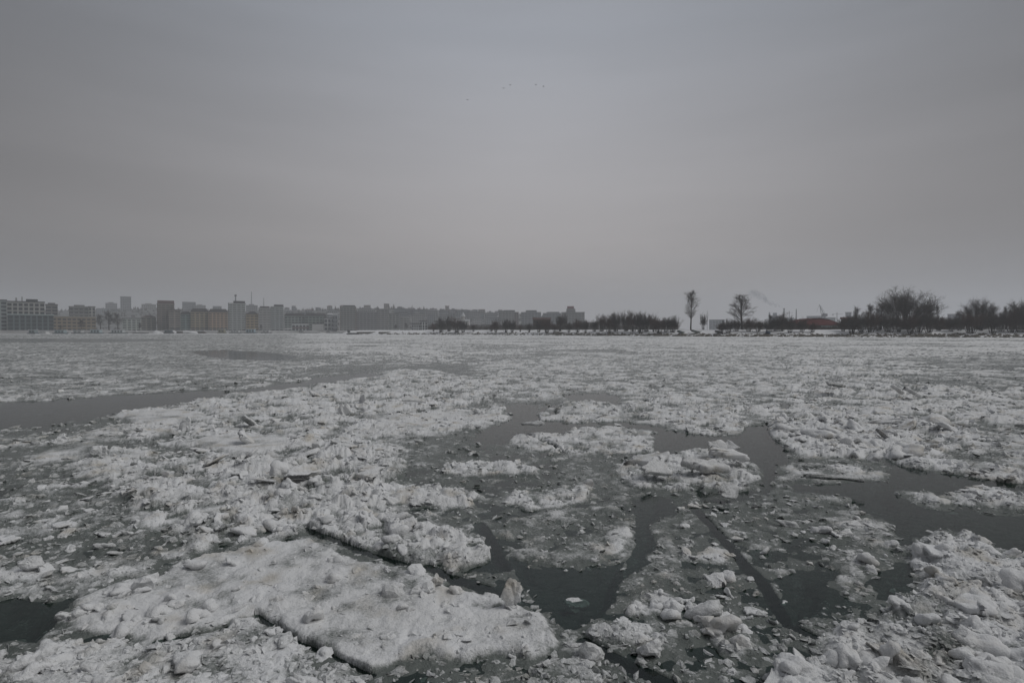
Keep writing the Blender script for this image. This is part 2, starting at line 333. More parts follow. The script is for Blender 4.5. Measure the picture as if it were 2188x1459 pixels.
floe([(1243,1357),(1280,1341),(1400,1333),(1432,1360),(1427,1390),(1340,1382),(1270,1372)], 0.045, 0.080, 0.80, 'small white crusted floe just below the black pool at bottom centre')
floe([(1488,1188),(1530,1169),(1578,1180),(1588,1203),(1530,1210)], 0.060, 0.060, 0.88, 'small loaf-shaped white floe beside the curved crack')
floe([(1795,1124),(1880,1116),(1928,1132),(1890,1147),(1820,1142)], 0.035, 0.035, 0.78, 'flat pale plate on the slush left of the wide dark lead')
floe([(1140,1445),(1160,1412),(1240,1400),(1262,1440),(1275,1600),(1120,1600)], 0.055, 0.030, 0.55, 'square-edged grey plate at the bottom edge below centre')
WATER = [
    [(-700,868),(110,857),(290,845),(430,837),(505,838),(420,853),(300,871),(200,891),(100,906),(-700,940)],
    [(480,841),(560,829),(700,808),(800,798),(822,801),(720,815),(620,829),(540,841)],
    [(408,752),(470,748),(560,752),(628,762),(600,769),(520,767),(440,760)],
    [(1060,870),(1100,864),(1140,876),(1130,895),(1200,906),(1340,904),(1420,912),(1440,922),(1330,910),(1230,913),(1190,926),(1110,920),(1070,932),(1050,950),(1012,945),(1020,925),(1070,905)],
    [(1200,845),(1260,842),(1320,846),(1310,864),(1240,858)],
    [(1412,940),(1425,922),(1500,930),(1580,935),(1600,908),(1650,905),(1660,935),(1700,965),(1665,985),(1660,1030),(1630,1045),(1625,1005),(1600,975),(1530,958),(1430,968)],
    [(1905,985),(1950,1000),(2050,1017),(2188,1036),(2420,1050),(2420,1064),(2100,1044),(2010,1058),(1960,1046),(1920,1058),(1980,1085),(2100,1100),(2188,1106),(2420,1110),(2420,1230),(2188,1186),(2120,1160),(2060,1134),(1990,1146),(1950,1170),(1930,1130),(1840,1090),(1815,1060),(1720,1050),(1720,1036),(1900,1034),(1925,1015)],
    [(1372,1075),(1400,1058),(1440,1062),(1450,1090),(1410,1125),(1425,1165),(1400,1205),(1350,1220),(1352,1192),(1372,1150)],
    [(1068,1200),(1110,1208),(1200,1218),(1290,1212),(1345,1200),(1345,1230),(1330,1290),(1262,1338),(1190,1352),(1160,1330),(1140,1295),(1090,1250)],
    [(-500,1262),(60,1268),(155,1280),(138,1330),(100,1362),(-500,1370)],
    [(1660,1230),(1720,1215),(1800,1222),(1790,1275),(1760,1320),(1735,1350),(1700,1345),(1690,1290)],
    [(1860,1250),(1930,1215),(1965,1200),(1975,1255),(1930,1290),(1880,1295)],
]
CRACKS = [  # pixels, half width in metres
    ([(650,1128),(720,1152),(800,1184),(872,1206)], 0.040), ([(915,1212),(980,1240),(1030,1258),(1080,1278)], 0.050),
    ([(1245,1372),(1300,1402),(1370,1432),(1460,1470)], 0.055), ([(1488,1088),(1530,1130),(1568,1170),(1600,1212),(1632,1245),(1660,1292),(1692,1335),(1740,1360)], 0.045),
    ([(552,1312),(640,1372),(720,1402),(800,1440)], 0.016), ([(1020,1120),(1045,1160),(1058,1195),(1075,1215)], 0.050),
    ([(330,1372),(430,1362),(525,1328)], 0.022), ([(1110,925),(1160,945),(1200,968)], 0.035),
    ([(1300,731),(1500,735),(1800,744),(2300,754)], 0.5), ([(1480,752),(1700,768),(1950,784),(2400,800)], 0.30),
    ([(1900,745),(2100,752),(2400,760)], 0.35), ([(560,722),(900,728),(1200,733)], 0.6), ([(0,808),(90,806),(190,812)], 0.18), ([(130,821),(200,823)], 0.15),
    ([(660,735),(860,742),(980,741)], 0.5),
]
def clean(pts): return water_xy(np.array(pts, float))
ZW = [(clean(z[0]),) + z[1:] for z in ZONES]
FW = [(clean(f[0]),) + f[1:] for f in FL]
WW = [clean(w) for w in WATER]
CW = [(clean(c[0]), c[1]) for c in CRACKS]

def sdf(px, py, poly):
    d = np.full(px.shape, 1e9); ins = np.zeros(px.shape, bool); n = len(poly)
    for i in range(n):
        ax, ay = poly[i]; bx, by = poly[(i + 1) % n]
        ex, ey = bx - ax, by - ay; l2 = ex * ex + ey * ey + 1e-12
        t = np.clip(((px - ax) * ex + (py - ay) * ey) / l2, 0, 1)
        d = np.minimum(d, (px - ax - t * ex) ** 2 + (py - ay - t * ey) ** 2)
        c = ((ay > py) != (by > py)) & (px < ex * (py - ay) / (ey if abs(ey) > 1e-12 else 1e-12) + ax)
        ins ^= c
    d = np.sqrt(d); return np.where(ins, d, -d)
def pdist(px, py, line):
    d = np.full(px.shape, 1e9)
    for (ax, ay), (bx, by) in zip(line[:-1], line[1:]):
        ex, ey = bx - ax, by - ay; l2 = ex * ex + ey * ey + 1e-12
        t = np.clip(((px - ax) * ex + (py - ay) * ey) / l2, 0, 1)
        d = np.minimum(d, (px - ax - t * ex) ** 2 + (py - ay - t * ey) ** 2)
    return np.sqrt(d)

def ice_fields(x, y):
    """height, snow and owning floe (-1 = brash) at world points"""
    r = np.hypot(x, y)
    # ragged outlines
    wa = np.clip(0.030 * r, 0.13, 4.0)
    w1 = fbm(x / (wa * 4.5), y / (wa * 4.5), 11, 4, 0.6); w2 = fbm(x / (wa * 4.5), y / (wa * 4.5), 23, 4, 0.6)
    X = x + wa * w1; Y = y + wa * w2
    far = sstep(9, 17, r)
    pat = fbm(x / 9.0, y / 9.0, 31, 4); pat2 = fbm(x / 1.6, y / 1.6, 41, 3); pat3 = fbm(x / 0.55, y / 0.55, 45, 4, 0.6)
    L = -0.015 + far * (0.062 + 0.05 * pat) + 0.018 * pat2
    A = 0.050 + far * 0.055 * (1 + 0.6 * pat)
    S = 0.45 + far * (0.36 + 0.22 * pat)
    smf = sstep(60, 160, r); A = A * (1 - 0.25 * smf)
    # drifting pans of different age: each its own snow, relief and level, dark seams between
    cw = 1.6 * fbm(x / 4.0, y / 4.0, 71, 3); cw2 = 1.6 * fbm(x / 4.0, y / 4.0, 81, 3)
    _, ed, pid = cells(x + cw, y + cw2, 6.5, 601); _, ed2, pid2 = cells(x + 2 * cw, y + 2 * cw2, 19.0, 611)
    pan = 0.5 * (pid - 0.5) + 0.5 * (pid2 - 0.5); seam = np.maximum(1 - sstep(0.02, 0.14, ed), 0.8 * (1 - sstep(0.01, 0.06, ed2)))
    L = L + far * (0.06 * pan - 0.050 * seam * (1 - 0.8 * smf)) + 0.02 * smf; S = S + far * (0.70 * pan - 0.18 * seam * (1 - 0.7 * smf)) + 0.16 * sstep(25, 80, r); A = A * (1 + far * (2.2 * (pid - 0.55)))
    A = np.maximum(A, 0.012)
    own = np.full(x.shape, -1, np.int32); film = 1.10 + 0.30 * pat2 + 0.55 * fbm(x / 0.33, y / 0.33, 481, 3, 0.6)
    def sub(poly, pad):
        lo = poly.min(0) - pad; hi = poly.max(0) + pad
        return np.nonzero((X > lo[0]) & (X < hi[0]) & (Y > lo[1]) & (Y < hi[1]))[0]
    for poly, l, a, s, soft in ZW:
        i = sub(poly, 3.0)
        if not len(i): continue
        e = np.clip(0.05 * r[i], 0.15, 8) * soft * 2
        w = sstep(-0.5, 0.5, sdf(X[i], Y[i], poly) / e)
        L[i] += (l + 0.015 * pat2[i] - L[i]) * w; A[i] += (a - A[i]) * w; S[i] += (s + 0.1 * pat2[i] - S[i]) * w
    for k, (poly, l, a, s, _) in enumerate(FW):
        i = sub(poly, 1.5)
        if not len(i): continue
        d = sdf(X[i], Y[i], poly); e = np.clip(0.018 * r[i], 0.085, 1.4)
        w = sstep(-0.6, 1.0, d / e)
        # crusted rim, a little higher than the middle
        rim = np.exp(-np.maximum(d, 0) / np.clip(0.035 * r[i], 0.12, 2.0))
        L[i] += (l + 0.012 * pat2[i] + 0.018 * rim - L[i]) * w
        A[i] += (a * (0.75 + 0.6 * rim) - A[i]) * w
        S[i] += (np.minimum(s + 0.16 * rim + 0.20 * pat2[i], 0.97) - S[i]) * w
        own[i[d > -0.3 * e]] = k
    for poly in WW:
        i = sub(poly, 1.5)
        if not len(i): continue
        d = sdf(X[i], Y[i], poly); e = np.clip(0.030 * r[i], 0.17, 4.0)
        d = d - 0.10 * (1 - far[i])
        w = sstep(-0.7, 0.7, d / e)
        w = np.where(own[i] >= 0, w * 0.15, w)
        L[i] += (-0.20 + 0.20 * pat3[i] - L[i]) * w; A[i] *= (1 - 0.65 * w); film[i] -= (2.1 + 1.6 * pat3[i]) * w
    for line, hw in CW:
        lo = line.min(0) - 2; hi = line.max(0) + 2
        i = np.nonzero((x > lo[0]) & (x < hi[0]) & (y > lo[1]) & (y < hi[1]))[0]
        if not len(i): continue
        q = 0.35 * (X[i] - x[i]), 0.35 * (Y[i] - y[i])
        d = pdist(x[i] + q[0], y[i] + q[1], line)
        w = 1 - sstep(hw * 0.6, hw * 1.6, d)
        L[i] += (-0.16 - L[i]) * w; A[i] *= (1 - w); film[i] -= 2.0 * w
    # blocks
    bx = x + 0.10 * w1; by = y + 0.10 * w2
    sc = 1 + far * 0.9 + smf * 2.0
    j1 = np.zeros_like(x)
    j1 = jumble(bx, by, 0.62, 101) * (1 - far) + jumble(bx, by, 1.25, 131) * far
    j2 = jumble(bx, by, 0.26, 201) * (1 - far) + jumble(bx, by, 0.60, 231) * far
    j3 = jumble(x, y, 0.11, 301)
    fine = fbm(x / 0.07, y / 0.07, 401, 3, 0.6)
    rid = np.zeros_like(x); a_ = 1.0
    for o_ in range(4):
        f_ = 2.1 ** o_ / 0.42
        rid += a_ * (1 - 2.2 * np.abs(vnoise(x * f_ + 3.3 * o_, y * f_ + 7.7 * o_, 451 + o_))); a_ *= 0.62
    A = A * 0.70
    h = np.where(L > 0.03, 0.03 + (L - 0.03) * 0.50, L) + A * (0.55 * j1 + 0.60 * j2 + 0.22 * j3 * (1 - far) + 0.17 * rid + 0.10 * fine) + 0.003 * fine
    # a film of wet slush lies level with the water between the lumps
    hf = 0.005 + 0.016 * fbm(x / 0.42, y / 0.42, 471, 4, 0.6) + 0.010 * jumble(x, y, 0.20, 701) - 0.045 * np.clip(1 - film, -0.25, 9)
    h = np.maximum(h, hf)
    h = np.where(h < -0.06, -0.06 + (h + 0.06) * 1.6, h)
    sn = S + 0.18 * fbm(x / 0.45, y / 0.45, 501, 3)
    em = sstep(-0.002, 0.030 + 0.0006 * np.minimum(r, 30), h + 0.012 * fine)
    sn = np.maximum(sn, 0.80 * sstep(0.024, 0.065, h + 0.012 * fine))
    sn = sn + 0.30 * vnoise(bx / 0.24, by / 0.24, 511) + 0.22 * vnoise(bx / 0.62, by / 0.62, 521) - 0.10 * (1 - sstep(0.0, 0.6, j2)) - 0.07 + 0.16 * far * fbm(x / 6, y / 3, 531, 3)
    sn = np.clip(sn, 0, 1) * (0.16 + 0.84 * em) + 0.20 * fbm(x / 0.16, y / 0.16, 541, 2) * (1 - far)
    return h, sn, own

# ------------------------------------------------------------------ ice sheet: polar grid, finer towards the shore we stand on
def ice_grid():
    rs = [3.1]
    while rs[-1] < 900: rs.append(rs[-1] + min(8.5e-4 * rs[-1] ** 2, 0.0140 * rs[-1]) + 0.001)
    rs = np.array(rs); th = np.radians(np.arange(-57, 57.01, 0.104))
    rr, tt = np.meshgrid(rs, th, indexing='ij')
    jit = np.random.default_rng(5).uniform(-0.35, 0.35, rr.shape) * np.gradient(rs)[:, None]
    rr = rr + jit
    x = (rr * np.sin(tt)).ravel(); y = (rr * np.cos(tt)).ravel()
    nr, nc = rr.shape
    idx = np.arange(nr * nc).reshape(nr, nc)
    F = np.stack([idx[:-1, :-1], idx[:-1, 1:], idx[1:, 1:], idx[1:, :-1]], -1).reshape(-1, 4)
    return x, y, F
gx, gy, GF = ice_grid()
gh, gs, go = ice_fields(gx, gy)
# shore line: nothing of the ice beyond the banks
SPIT_W = water_xy([(735,714.5),(900,715),(1100,716),(1300,717.5),(1500,719),(1700,720),(1900,720.5),(2188,721)])
def spit_y(x):
    xs = np.concatenate([[-500, -124], SPIT_W[1:, 0], [260, 420, 900]]); ys = np.concatenate([[900, 640], SPIT_W[1:, 1], [185, 110, -60]])
    return np.interp(x, xs, ys)
keep = gy < np.where(gx > SPIT_W[0, 0], np.interp(gx, np.r_[SPIT_W[:, 0], 260, 420, 900], np.r_[SPIT_W[:, 1], 185, 110, -60]) + 3, 760)
GV = np.stack([gx, gy, gh], 1)
fo = go[GF].max(1)
dead = (gh[GF].max(1) < -0.34) | ~keep[GF].all(1)
def part_mesh(name, sel):
    f = GF[sel]; u, inv = np.unique(f, return_inverse=True)
    me = mesh_np(name, GV[u], inv.reshape(f.shape)); attr(me, 'snow', gs[u]); return me
o = link('brash_ice', part_mesh('brash_ice', (fo == -1) & ~dead), M_ICE)
tag(o, 'broken grey and white brash ice drifting all over the river', 'ice', kind='stuff')
for k, f in enumerate(FW):
    sel = (fo == k) & ~dead
    if sel.sum() < 20: continue
    o = link('ice_floe', part_mesh('ice_floe', sel), M_ICE)
    tag(o, f[4], 'ice floe', 'floes that stand out from the brash ice')

# ------------------------------------------------------------------ loose ice: chunks, slabs
def ico(sub):
    bm = bmesh.new(); bmesh.ops.create_icosphere(bm, subdivisions=sub, radius=1.0)
    V = np.array([v.co[:] for v in bm.verts]); F = np.array([[v.index for v in f.verts] for f in bm.faces]); bm.free(); return V, F
ICO = {s: ico(s) for s in (1, 2, 3, 4)}
def lump(rng, sub, planes=9, rough=0.10, scale=(1, 1, 0.7), soft=0.0, jag=0.0):
    V, F = ICO[sub]; V = V.copy()
    nn = rng.normal(size=(planes, 3)); nn /= np.linalg.norm(nn, axis=1)[:, None]; dd = rng.uniform(0.42, 0.92, planes)
    q = V @ nn.T; rad = np.min(np.where(q > 0.05, dd / np.maximum(q, 0.05), 9), 1); rad = np.minimum(rad, 1.1)
    rad = rad * (1 - soft) + soft * 0.85
    for i in range(5):
        w = rng.normal(size=3) * (1.6 * 1.7 ** i); rad = rad + rough * 0.62 ** i * np.sin(V @ w + rng.uniform(0, 6.28))
    rad = rad * (1 + jag * rng.normal(size=len(rad)))
    return V * rad[:, None] * np.array(scale), F
def plate(rng, n=7, thick=0.18, rough=0.065):
    """a broken slab: irregular outline, thickness, rounded broken rim"""
    a = np.sort(rng.uniform(0, 2 * math.pi, n) * 0.35 + np.arange(n) * 2 * math.pi / n * 0.95); m = n * 4
    pts = np.stack([np.cos(a), np.sin(a)], 1) * rng.uniform(0.75, 1.1, (n, 1))
    out = []
    for i in range(n):
        p, q = pts[i], pts[(i + 1) % n]
        for t in range(4): out.append(p + (q - p) * t / 4 + rng.normal(size=2) * rough)
    out = np.array(out); V = []
    for s, z in ((0.93, -0.5), (1.0, -0.28), (1.0, 0.25), (0.95, 0.46), (0.80, 0.5), (0.45, 0.5)):
        zz = z * thick + rng.normal(size=m) * rough * 0.35
        V.append(np.c_[out * s, zz])
    V = np.concatenate(V); V = np.vstack([V, [[0, 0, -0.5 * thick]], [[0, 0, 0.5 * thick]]])
    F = []
    for k in range(5):
        for i in range(m):
            j = (i + 1) % m; F += [(k*m+i, k*m+j, (k+1)*m+j), (k*m+i, (k+1)*m+j, (k+1)*m+i)]
    for i in range(m):
        j = (i + 1) % m; F += [(6*m, j, i), (6*m+1, 5*m+i, 5*m+j)]
    return V, np.array(F)
rng = np.random.default_rng(77)
def ice_mesh(name, VF, snow_lo, snow_hi, smooth=True):
    V, F = VF; me = mesh_np(name, V, F, smooth); z = V[:, 2]; t = (z - z.min()) / (np.ptp(z) + 1e-6)
    attr(me, 'snow', snow_lo + (snow_hi - snow_lo) * sstep(0.15, 0.75, t)); return me
CH = [ice_mesh('ice_chunk', lump(rng, 3, 9, 0.26, (1, rng.uniform(.6, .95), rng.uniform(.45, .8)), 0.0, 0.035), 0.80, 0.97, True) for _ in range(9)]
CHG = [ice_mesh('ice_chunk', lump(rng, 3, 8, 0.20, (1, rng.uniform(.6, .95), rng.uniform(.4, .7)), 0.0, 0.03), 0.40, 0.66, True) for _ in range(5)]
SL = [ice_mesh('ice_plate', plate(rng, int(rng.integers(5, 8)), rng.uniform(0.16, 0.26)), 0.55, 0.9) for _ in range(6)]
def ice_at(px, py):
    p = water_xy([(px, py)])[0]; h, s, ow = ice_fields(np.array([p[0]]), np.array([p[1]]))
    return p[0], p[1], float(h[0])
def put_ice(name, me, px, py, size, label, cat, sq=(1, 1, 1), rot=(0, 0, 0), lift=0.25, group=None):
    x, y, h = ice_at(px, py)
    o = link(name, me, M_ICE); s = size
    o.scale = (s * sq[0], s * sq[1], s * sq[2]); o.rotation_euler = tuple(R(a) for a in rot)
    o.location = (x, y, max(h, -0.02) + lift * s * sq[2]); return tag(o, label, cat, group)
rnd = random.Random(4)
hero = lambda sq, lo=0.55, hi=0.9, rough=0.08, soft=0.0: ice_mesh('ice_chunk', lump(rng, 3, 8, rough * 2.2, sq, 0.0, 0.04), lo + .1, hi, False)
HB = 'single ice blocks that stand out'
put_ice('ice_chunk', hero((0.72, 0.5, 1.0)), 1095, 1302, 0.155, 'upright cream ice block on the right rim of the broad snowy floe', 'ice chunk', lift=0.75, group=HB)
put_ice('ice_chunk', hero((1, .8, .8)), 1398, 1398, 0.115, 'angular cream ice block just below the black pool', 'ice chunk', lift=0.3, group=HB)
put_ice('ice_chunk', hero((1, .8, .75), .5, .7, .05, .4), 62, 1228, 0.125, 'rounded grey ice lump alone in the slush near the left edge', 'ice chunk', lift=0.6, group=HB)
put_ice('ice_chunk', hero((1, .7, .95)), 308, 1262, 0.125, 'pointed white ice lump on the left corner of the broad snowy floe', 'ice chunk', lift=0.4, group=HB)
put_ice('ice_chunk', hero((1, .8, .7), .45, .7, .05, .4), 838, 1278, 0.13, 'smooth rounded ice lump embedded in the broad snowy floe, nearer its left', 'ice chunk', lift=0.1, group=HB)
put_ice('ice_chunk', hero((1, .8, .65), .55, .8, .06, .4), 905, 1276, 0.12, 'smooth rounded ice lump embedded in the broad snowy floe, towards its right rim', 'ice chunk', lift=0.1, group=HB)
put_ice('ice_chunk', hero((.8, .6, 1), .6, .9), 935, 1262, 0.10, 'small upright ice lump on the far rim of the broad snowy floe', 'ice chunk', lift=0.5, group=HB)
put_ice('ice_chunk', hero((1, .7, .75), .4, .6), 1272, 1405, 0.13, 'wide wet grey ice block at bottom centre under the black pool', 'ice chunk', lift=0.0, group=HB)
put_ice('ice_chunk', hero((1, .8, .8), .6, .9, .07, .3), 1580, 1382, 0.11, 'blunt white ice block ending the crooked strip of lumps', 'ice chunk', lift=0.05, group=HB)
put_ice('ice_chunk', hero((.8, .6, 1.0), .6, .9), 730, 888, 0.26, 'tall pointed white ice block on the rubble mass above the smooth tongue', 'ice chunk', lift=0.4, group=HB)
put_ice('ice_chunk', hero((1, .6, .8), .5, .75), 215, 975, 0.22, 'blocky upright ice lump at the left edge of the rubble', 'ice chunk', lift=0.4, group=HB)
put_ice('ice_chunk', hero((.7, .5, 1.0), .6, .9), 398, 925, 0.20, 'pair-topped pale ice block behind the smooth snow-topped slab', 'ice chunk', lift=0.4, group=HB)
put_ice('ice_chunk', hero((1, .8, .5), .55, .85, .06, .4), 1225, 1282, 0.13, 'half-sunken grey ice lump floating in the black pool', 'ice chunk', lift=-0.2, group=HB)
SB = 'slabs that stand out'
def slab(px, py, size, label, rot, sq=(1, .6, 1), lo=.5, hi=.85, n=6, thick=.2, lift=.3):
    return put_ice('ice_plate', ice_mesh('ice_plate', plate(rng, n, thick), lo, hi), px, py, size, label, 'ice plate', sq, rot, lift, SB)
slab(1390, 1000, .46, 'thick cream slab leaning at the left of the tilted slab pile', (8, -14, 12), (1, .55, 1), .72, .88, 6, .26, .25)
slab(1405, 1030, .30, 'triangular cream slab standing at the front left of the slab pile', (38, 6, 20), (1, .8, 1), .5, .7, 5, .24, .7)
slab(1560, 1002, .50, 'long pale slab lying tilted at the right of the slab pile', (6, 11, -4), (1, .45, 1), .8, .95, 6, .20, .45)
slab(1500, 1022, .46, 'yellowish slab with a dark gap beneath at the front of the slab pile', (8, 8, -8), (1, .5, 1), .55, .75, 7, .26, .35)
slab(1530, 984, .26, 'short slab standing on edge at the back of the slab pile', (60, 0, 20), (1, .6, 1), .6, .8, 5, .3, 1.0)
slab(1560, 982, .22, 'smallest slab leaning on the back of the slab pile', (48, 10, -24), (1, .7, 1), .6, .8, 5, .3, 1.0)
slab(885, 886, .45, 'bluish flat slab tilted up on the smooth tongue of ice', (20, 12, -8), (1, .55, 1), .6, .8, 6, .14, .9)
slab(795, 1040, .32, 'straight-edged flat slab beside the cream-white rubble floe', (4, 0, 0), (1, .5, 1), .75, .95, 5, .2, .4)
slab(1785, 1048, .45, 'thin dark-edged plate lying flat on the wide lead', (3, 2, -6), (1, .3, 1), .35, .5, 6, .08, .5)
slab(1785, 846, .55, 'greenish plate lying on the far rubble at right', (10, 6, 0), (1, .5, 1), .35, .5, 6, .18, .6)
slab(1915, 856, .42, 'pale slab tilted up out of the far rubble at right', (30, 24, 30), (1, .4, 1), .7, .9, 5, .3, .8)
slab(1950, 858, .42, 'second tilted slab beside the pale one in the far rubble at right', (24, 22, 20), (1, .4, 1), .55, .75, 5, .3, .6)
slab(1140, 930, .36, 'grey plate lifted at one corner on the long rubble floe', (14, -6, -25), (1, .5, 1), .45, .6, 5, .1, .7)
slab(1560, 1072, .22, 'thin triangular plate tipped out of the slush behind the curved crack', (50, 0, 10), (1, .7, 1), .45, .6, 5, .1, .7)

# countable chunks, grouped by where they lie; nothing in the photo tells those of one group apart
def strew(n, poly, sizes, label, group, meshes, cat='ice chunk', seed=1, floor_h=-0.01):
    r_ = random.Random(seed); P = np.array(poly, float); W = clean(poly); k = 0; tries = 0
    while k < n and tries < n * 40:
        tries += 1
        px = r_.uniform(P[:, 0].min(), P[:, 0].max()); py = r_.uniform(P[:, 1].min(), min(P[:, 1].max(), 1480))
        if px < -60 or px > 2250: continue
        p = water_xy([(px, py)])
        if sdf(p[:, 0], p[:, 1], W)[0] < 0: continue
        h, s, ow = ice_fields(p[:, 0], p[:, 1])
        if h[0] < floor_h: continue
        me = r_.choice(meshes); s = r_.uniform(*sizes) * (0.6 + 0.8 * r_.random() ** 2)
        o = link(me.name.split('.')[0], me, M_ICE)
        o.scale = (s * r_.uniform(.8, 1.2), s * r_.uniform(.8, 1.2), s * r_.uniform(.7, 1.1))
        o.rotation_euler = (r_.uniform(-.5, .5), r_.uniform(-.5, .5), r_.uniform(0, 6.28))
        o.location = (p[0, 0], p[0, 1], float(h[0]) + 0.10 * s); tag(o, label, cat, group); k += 1
strew(40, FL[0][0], (.03, .085), 'small snowy ice chunk lying on the broad foreground floe', 'chunks on the broad foreground floe', CH, seed=1)
strew(26, [(140,1300),(230,1262),(330,1245),(385,1300),(350,1345),(250,1372),(150,1345)], (.05, .10), 'dirty white chunk crowded on the left corner of the broad foreground floe', 'chunks on the left corner of the foreground floe', CH + CHG, seed=2)
strew(34, FL[1][0], (.04, .11), 'wet grey-white chunk on the floe along the bottom left edge', 'chunks on the bottom left floe', CH + CHG, seed=3)
strew(60, FL[2][0], (.05, .16), 'white chunk heaped on the rubble floe in the bottom right corner', 'chunks on the bottom right floe', CH, seed=4)
strew(30, FL[19][0], (.04, .11), 'white chunk on the crooked strip of lumps in dark slush', 'chunks on the crooked strip', CH, seed=5)
strew(60, [(340,1150),(480,1060),(640,1000),(820,1050),(860,1100),(1020,1140),(940,1215),(700,1140),(480,1165)], (.06, .17), 'white chunk in the front of the big rubble mass, behind the broad foreground floe', 'chunks in the front of the rubble mass', CH, seed=6)
strew(40, FL[9][0], (.10, .30), 'white chunk on the large heaped floe at right', 'chunks on the heaped floe at right', CH, seed=7)
strew(40, [(1400,1080),(1700,1060),(1930,1145),(1950,1200),(1800,1330),(1640,1380),(1480,1330),(1400,1250)], (.03, .10), 'small pale chunk floating in the grey slush right of centre', 'chunks in the slush right of centre', CH + CHG, seed=8, floor_h=-0.03)
strew(30, [(-60,1120),(340,1150),(400,1190),(160,1270),(-60,1260)], (.04, .11), 'grey chunk floating in the slush at the left edge', 'chunks in the slush at left', CHG + CH[:2], seed=9, floor_h=-0.03)

def strew_plates(n, poly, sizes, label, group, seed, tilt=30):
    k0 = len(bpy.data.objects); strew(n, poly, sizes, label, group, SL, 'ice plate', seed)
    r_ = random.Random(seed)
    for o in C.objects:
        if o.get('group') == group: o.rotation_euler = (R(r_.gauss(0, tilt)), R(r_.gauss(0, tilt)), r_.uniform(0, 6.28)); o.scale = (o.scale[0], o.scale[1] * .7, o.scale[2])
strew_plates(34, [(430,960),(620,860),(860,810),(1000,840),(900,930),(920,975),(820,1040),(640,1080),(450,1060)], (.16, .34), 'broken angular plate jutting from the big rubble mass', 'plates jutting from the rubble mass', 21)
strew_plates(16, FL[2][0], (.09, .17), 'broken angular plate on the rubble floe in the bottom right corner', 'plates on the bottom right floe', 22, 20)
strew_plates(14, FL[9][0], (.2, .4), 'broken angular plate on the large heaped floe at right', 'plates on the heaped floe at right', 23)
strew_plates(22, [(1440,1085),(1700,1062),(1900,1130),(1900,1190),(1640,1330),(1480,1250)], (.05, .14), 'thin pale plate afloat in the grey slush right of centre', 'plates in the slush right of centre', 24, 8)
strew_plates(16, [(-40,1060),(230,1050),(330,1150),(160,1240),(-40,1240)], (.08, .2), 'thin grey plate afloat in the slush at the left edge', 'plates in the slush at left', 25, 8)

# the uncountable rest: brash chunks joined into one
def brash(n, seed):
    g = np.random.default_rng(seed); T = []
    for i in range(26):
        sb_ = 2 if i < 4 else 1
        if i % 5 < 3:
            V, F = lump(g, sb_, 6, 0.08, (1, g.uniform(.5, .9), g.uniform(.10, .22)), 0.0, 0.14)
        else: V, F = lump(g, sb_, 6, 0.22, (1, g.uniform(.5, .9), g.uniform(.40, .85)), 0.0, 0.16)
        T.append((V, F))
    px = g.uniform(-250, 2440, n * 6); py = 800 + (1480 - 800) * g.random(n * 6) ** 1.1
    p = water_xy(np.c_[px, py]); h, s, ow = ice_fields(p[:, 0], p[:, 1])
    ok = (h > -0.012) & (g.random(n * 6) < np.clip((h + 0.03) * 9, 0.28, 1)) & ~((ow == 0) & (g.random(n * 6) < .8)) & ~np.isin(ow, [13, 14, 15])
    idx = np.nonzero(ok)[0][:n]; r = np.hypot(p[idx, 0], p[idx, 1])
    Vs, Fs, Ss, off = [], [], [], 0
    for q, i in enumerate(idx):
        V, F = T[int(g.integers(26))]
        sz = (0.018 + 0.062 * g.random() ** 2.6) * np.clip(r[q] / 8.0, 0.8, 2.2)
        a = g.uniform(0, 6.28); ca, sa = math.cos(a), math.sin(a); ti = g.normal(0, .5); ct, st = math.cos(ti), math.sin(ti)
        W = V * sz * g.uniform(.7, 1.2, 3)
        W = np.stack([W[:, 0], W[:, 1] * ct - W[:, 2] * st, W[:, 1] * st + W[:, 2] * ct], 1)
        W = np.stack([W[:, 0] * ca - W[:, 1] * sa + p[i, 0], W[:, 0] * sa + W[:, 1] * ca + p[i, 1], W[:, 2] + h[i] - 0.05 * sz], 1)
        Vs.append(W); Fs.append(F + off); off += len(W)
        b = min(0.97, max(0.42, s[i] * 0.65 + g.uniform(0.10, .45))); Ss.append(np.clip(b + 0.25 * (V[:, 2]), 0.32, 0.97))
    me = mesh_np('brash_ice', np.concatenate(Vs), np.concatenate(Fs), False); attr(me, 'snow', np.concatenate(Ss)); return me
o = link('brash_ice', brash(20000, 9), M_ICE)
tag(o, 'countless small chunks of brash ice strewn over rubble and slush', 'ice', kind='stuff')


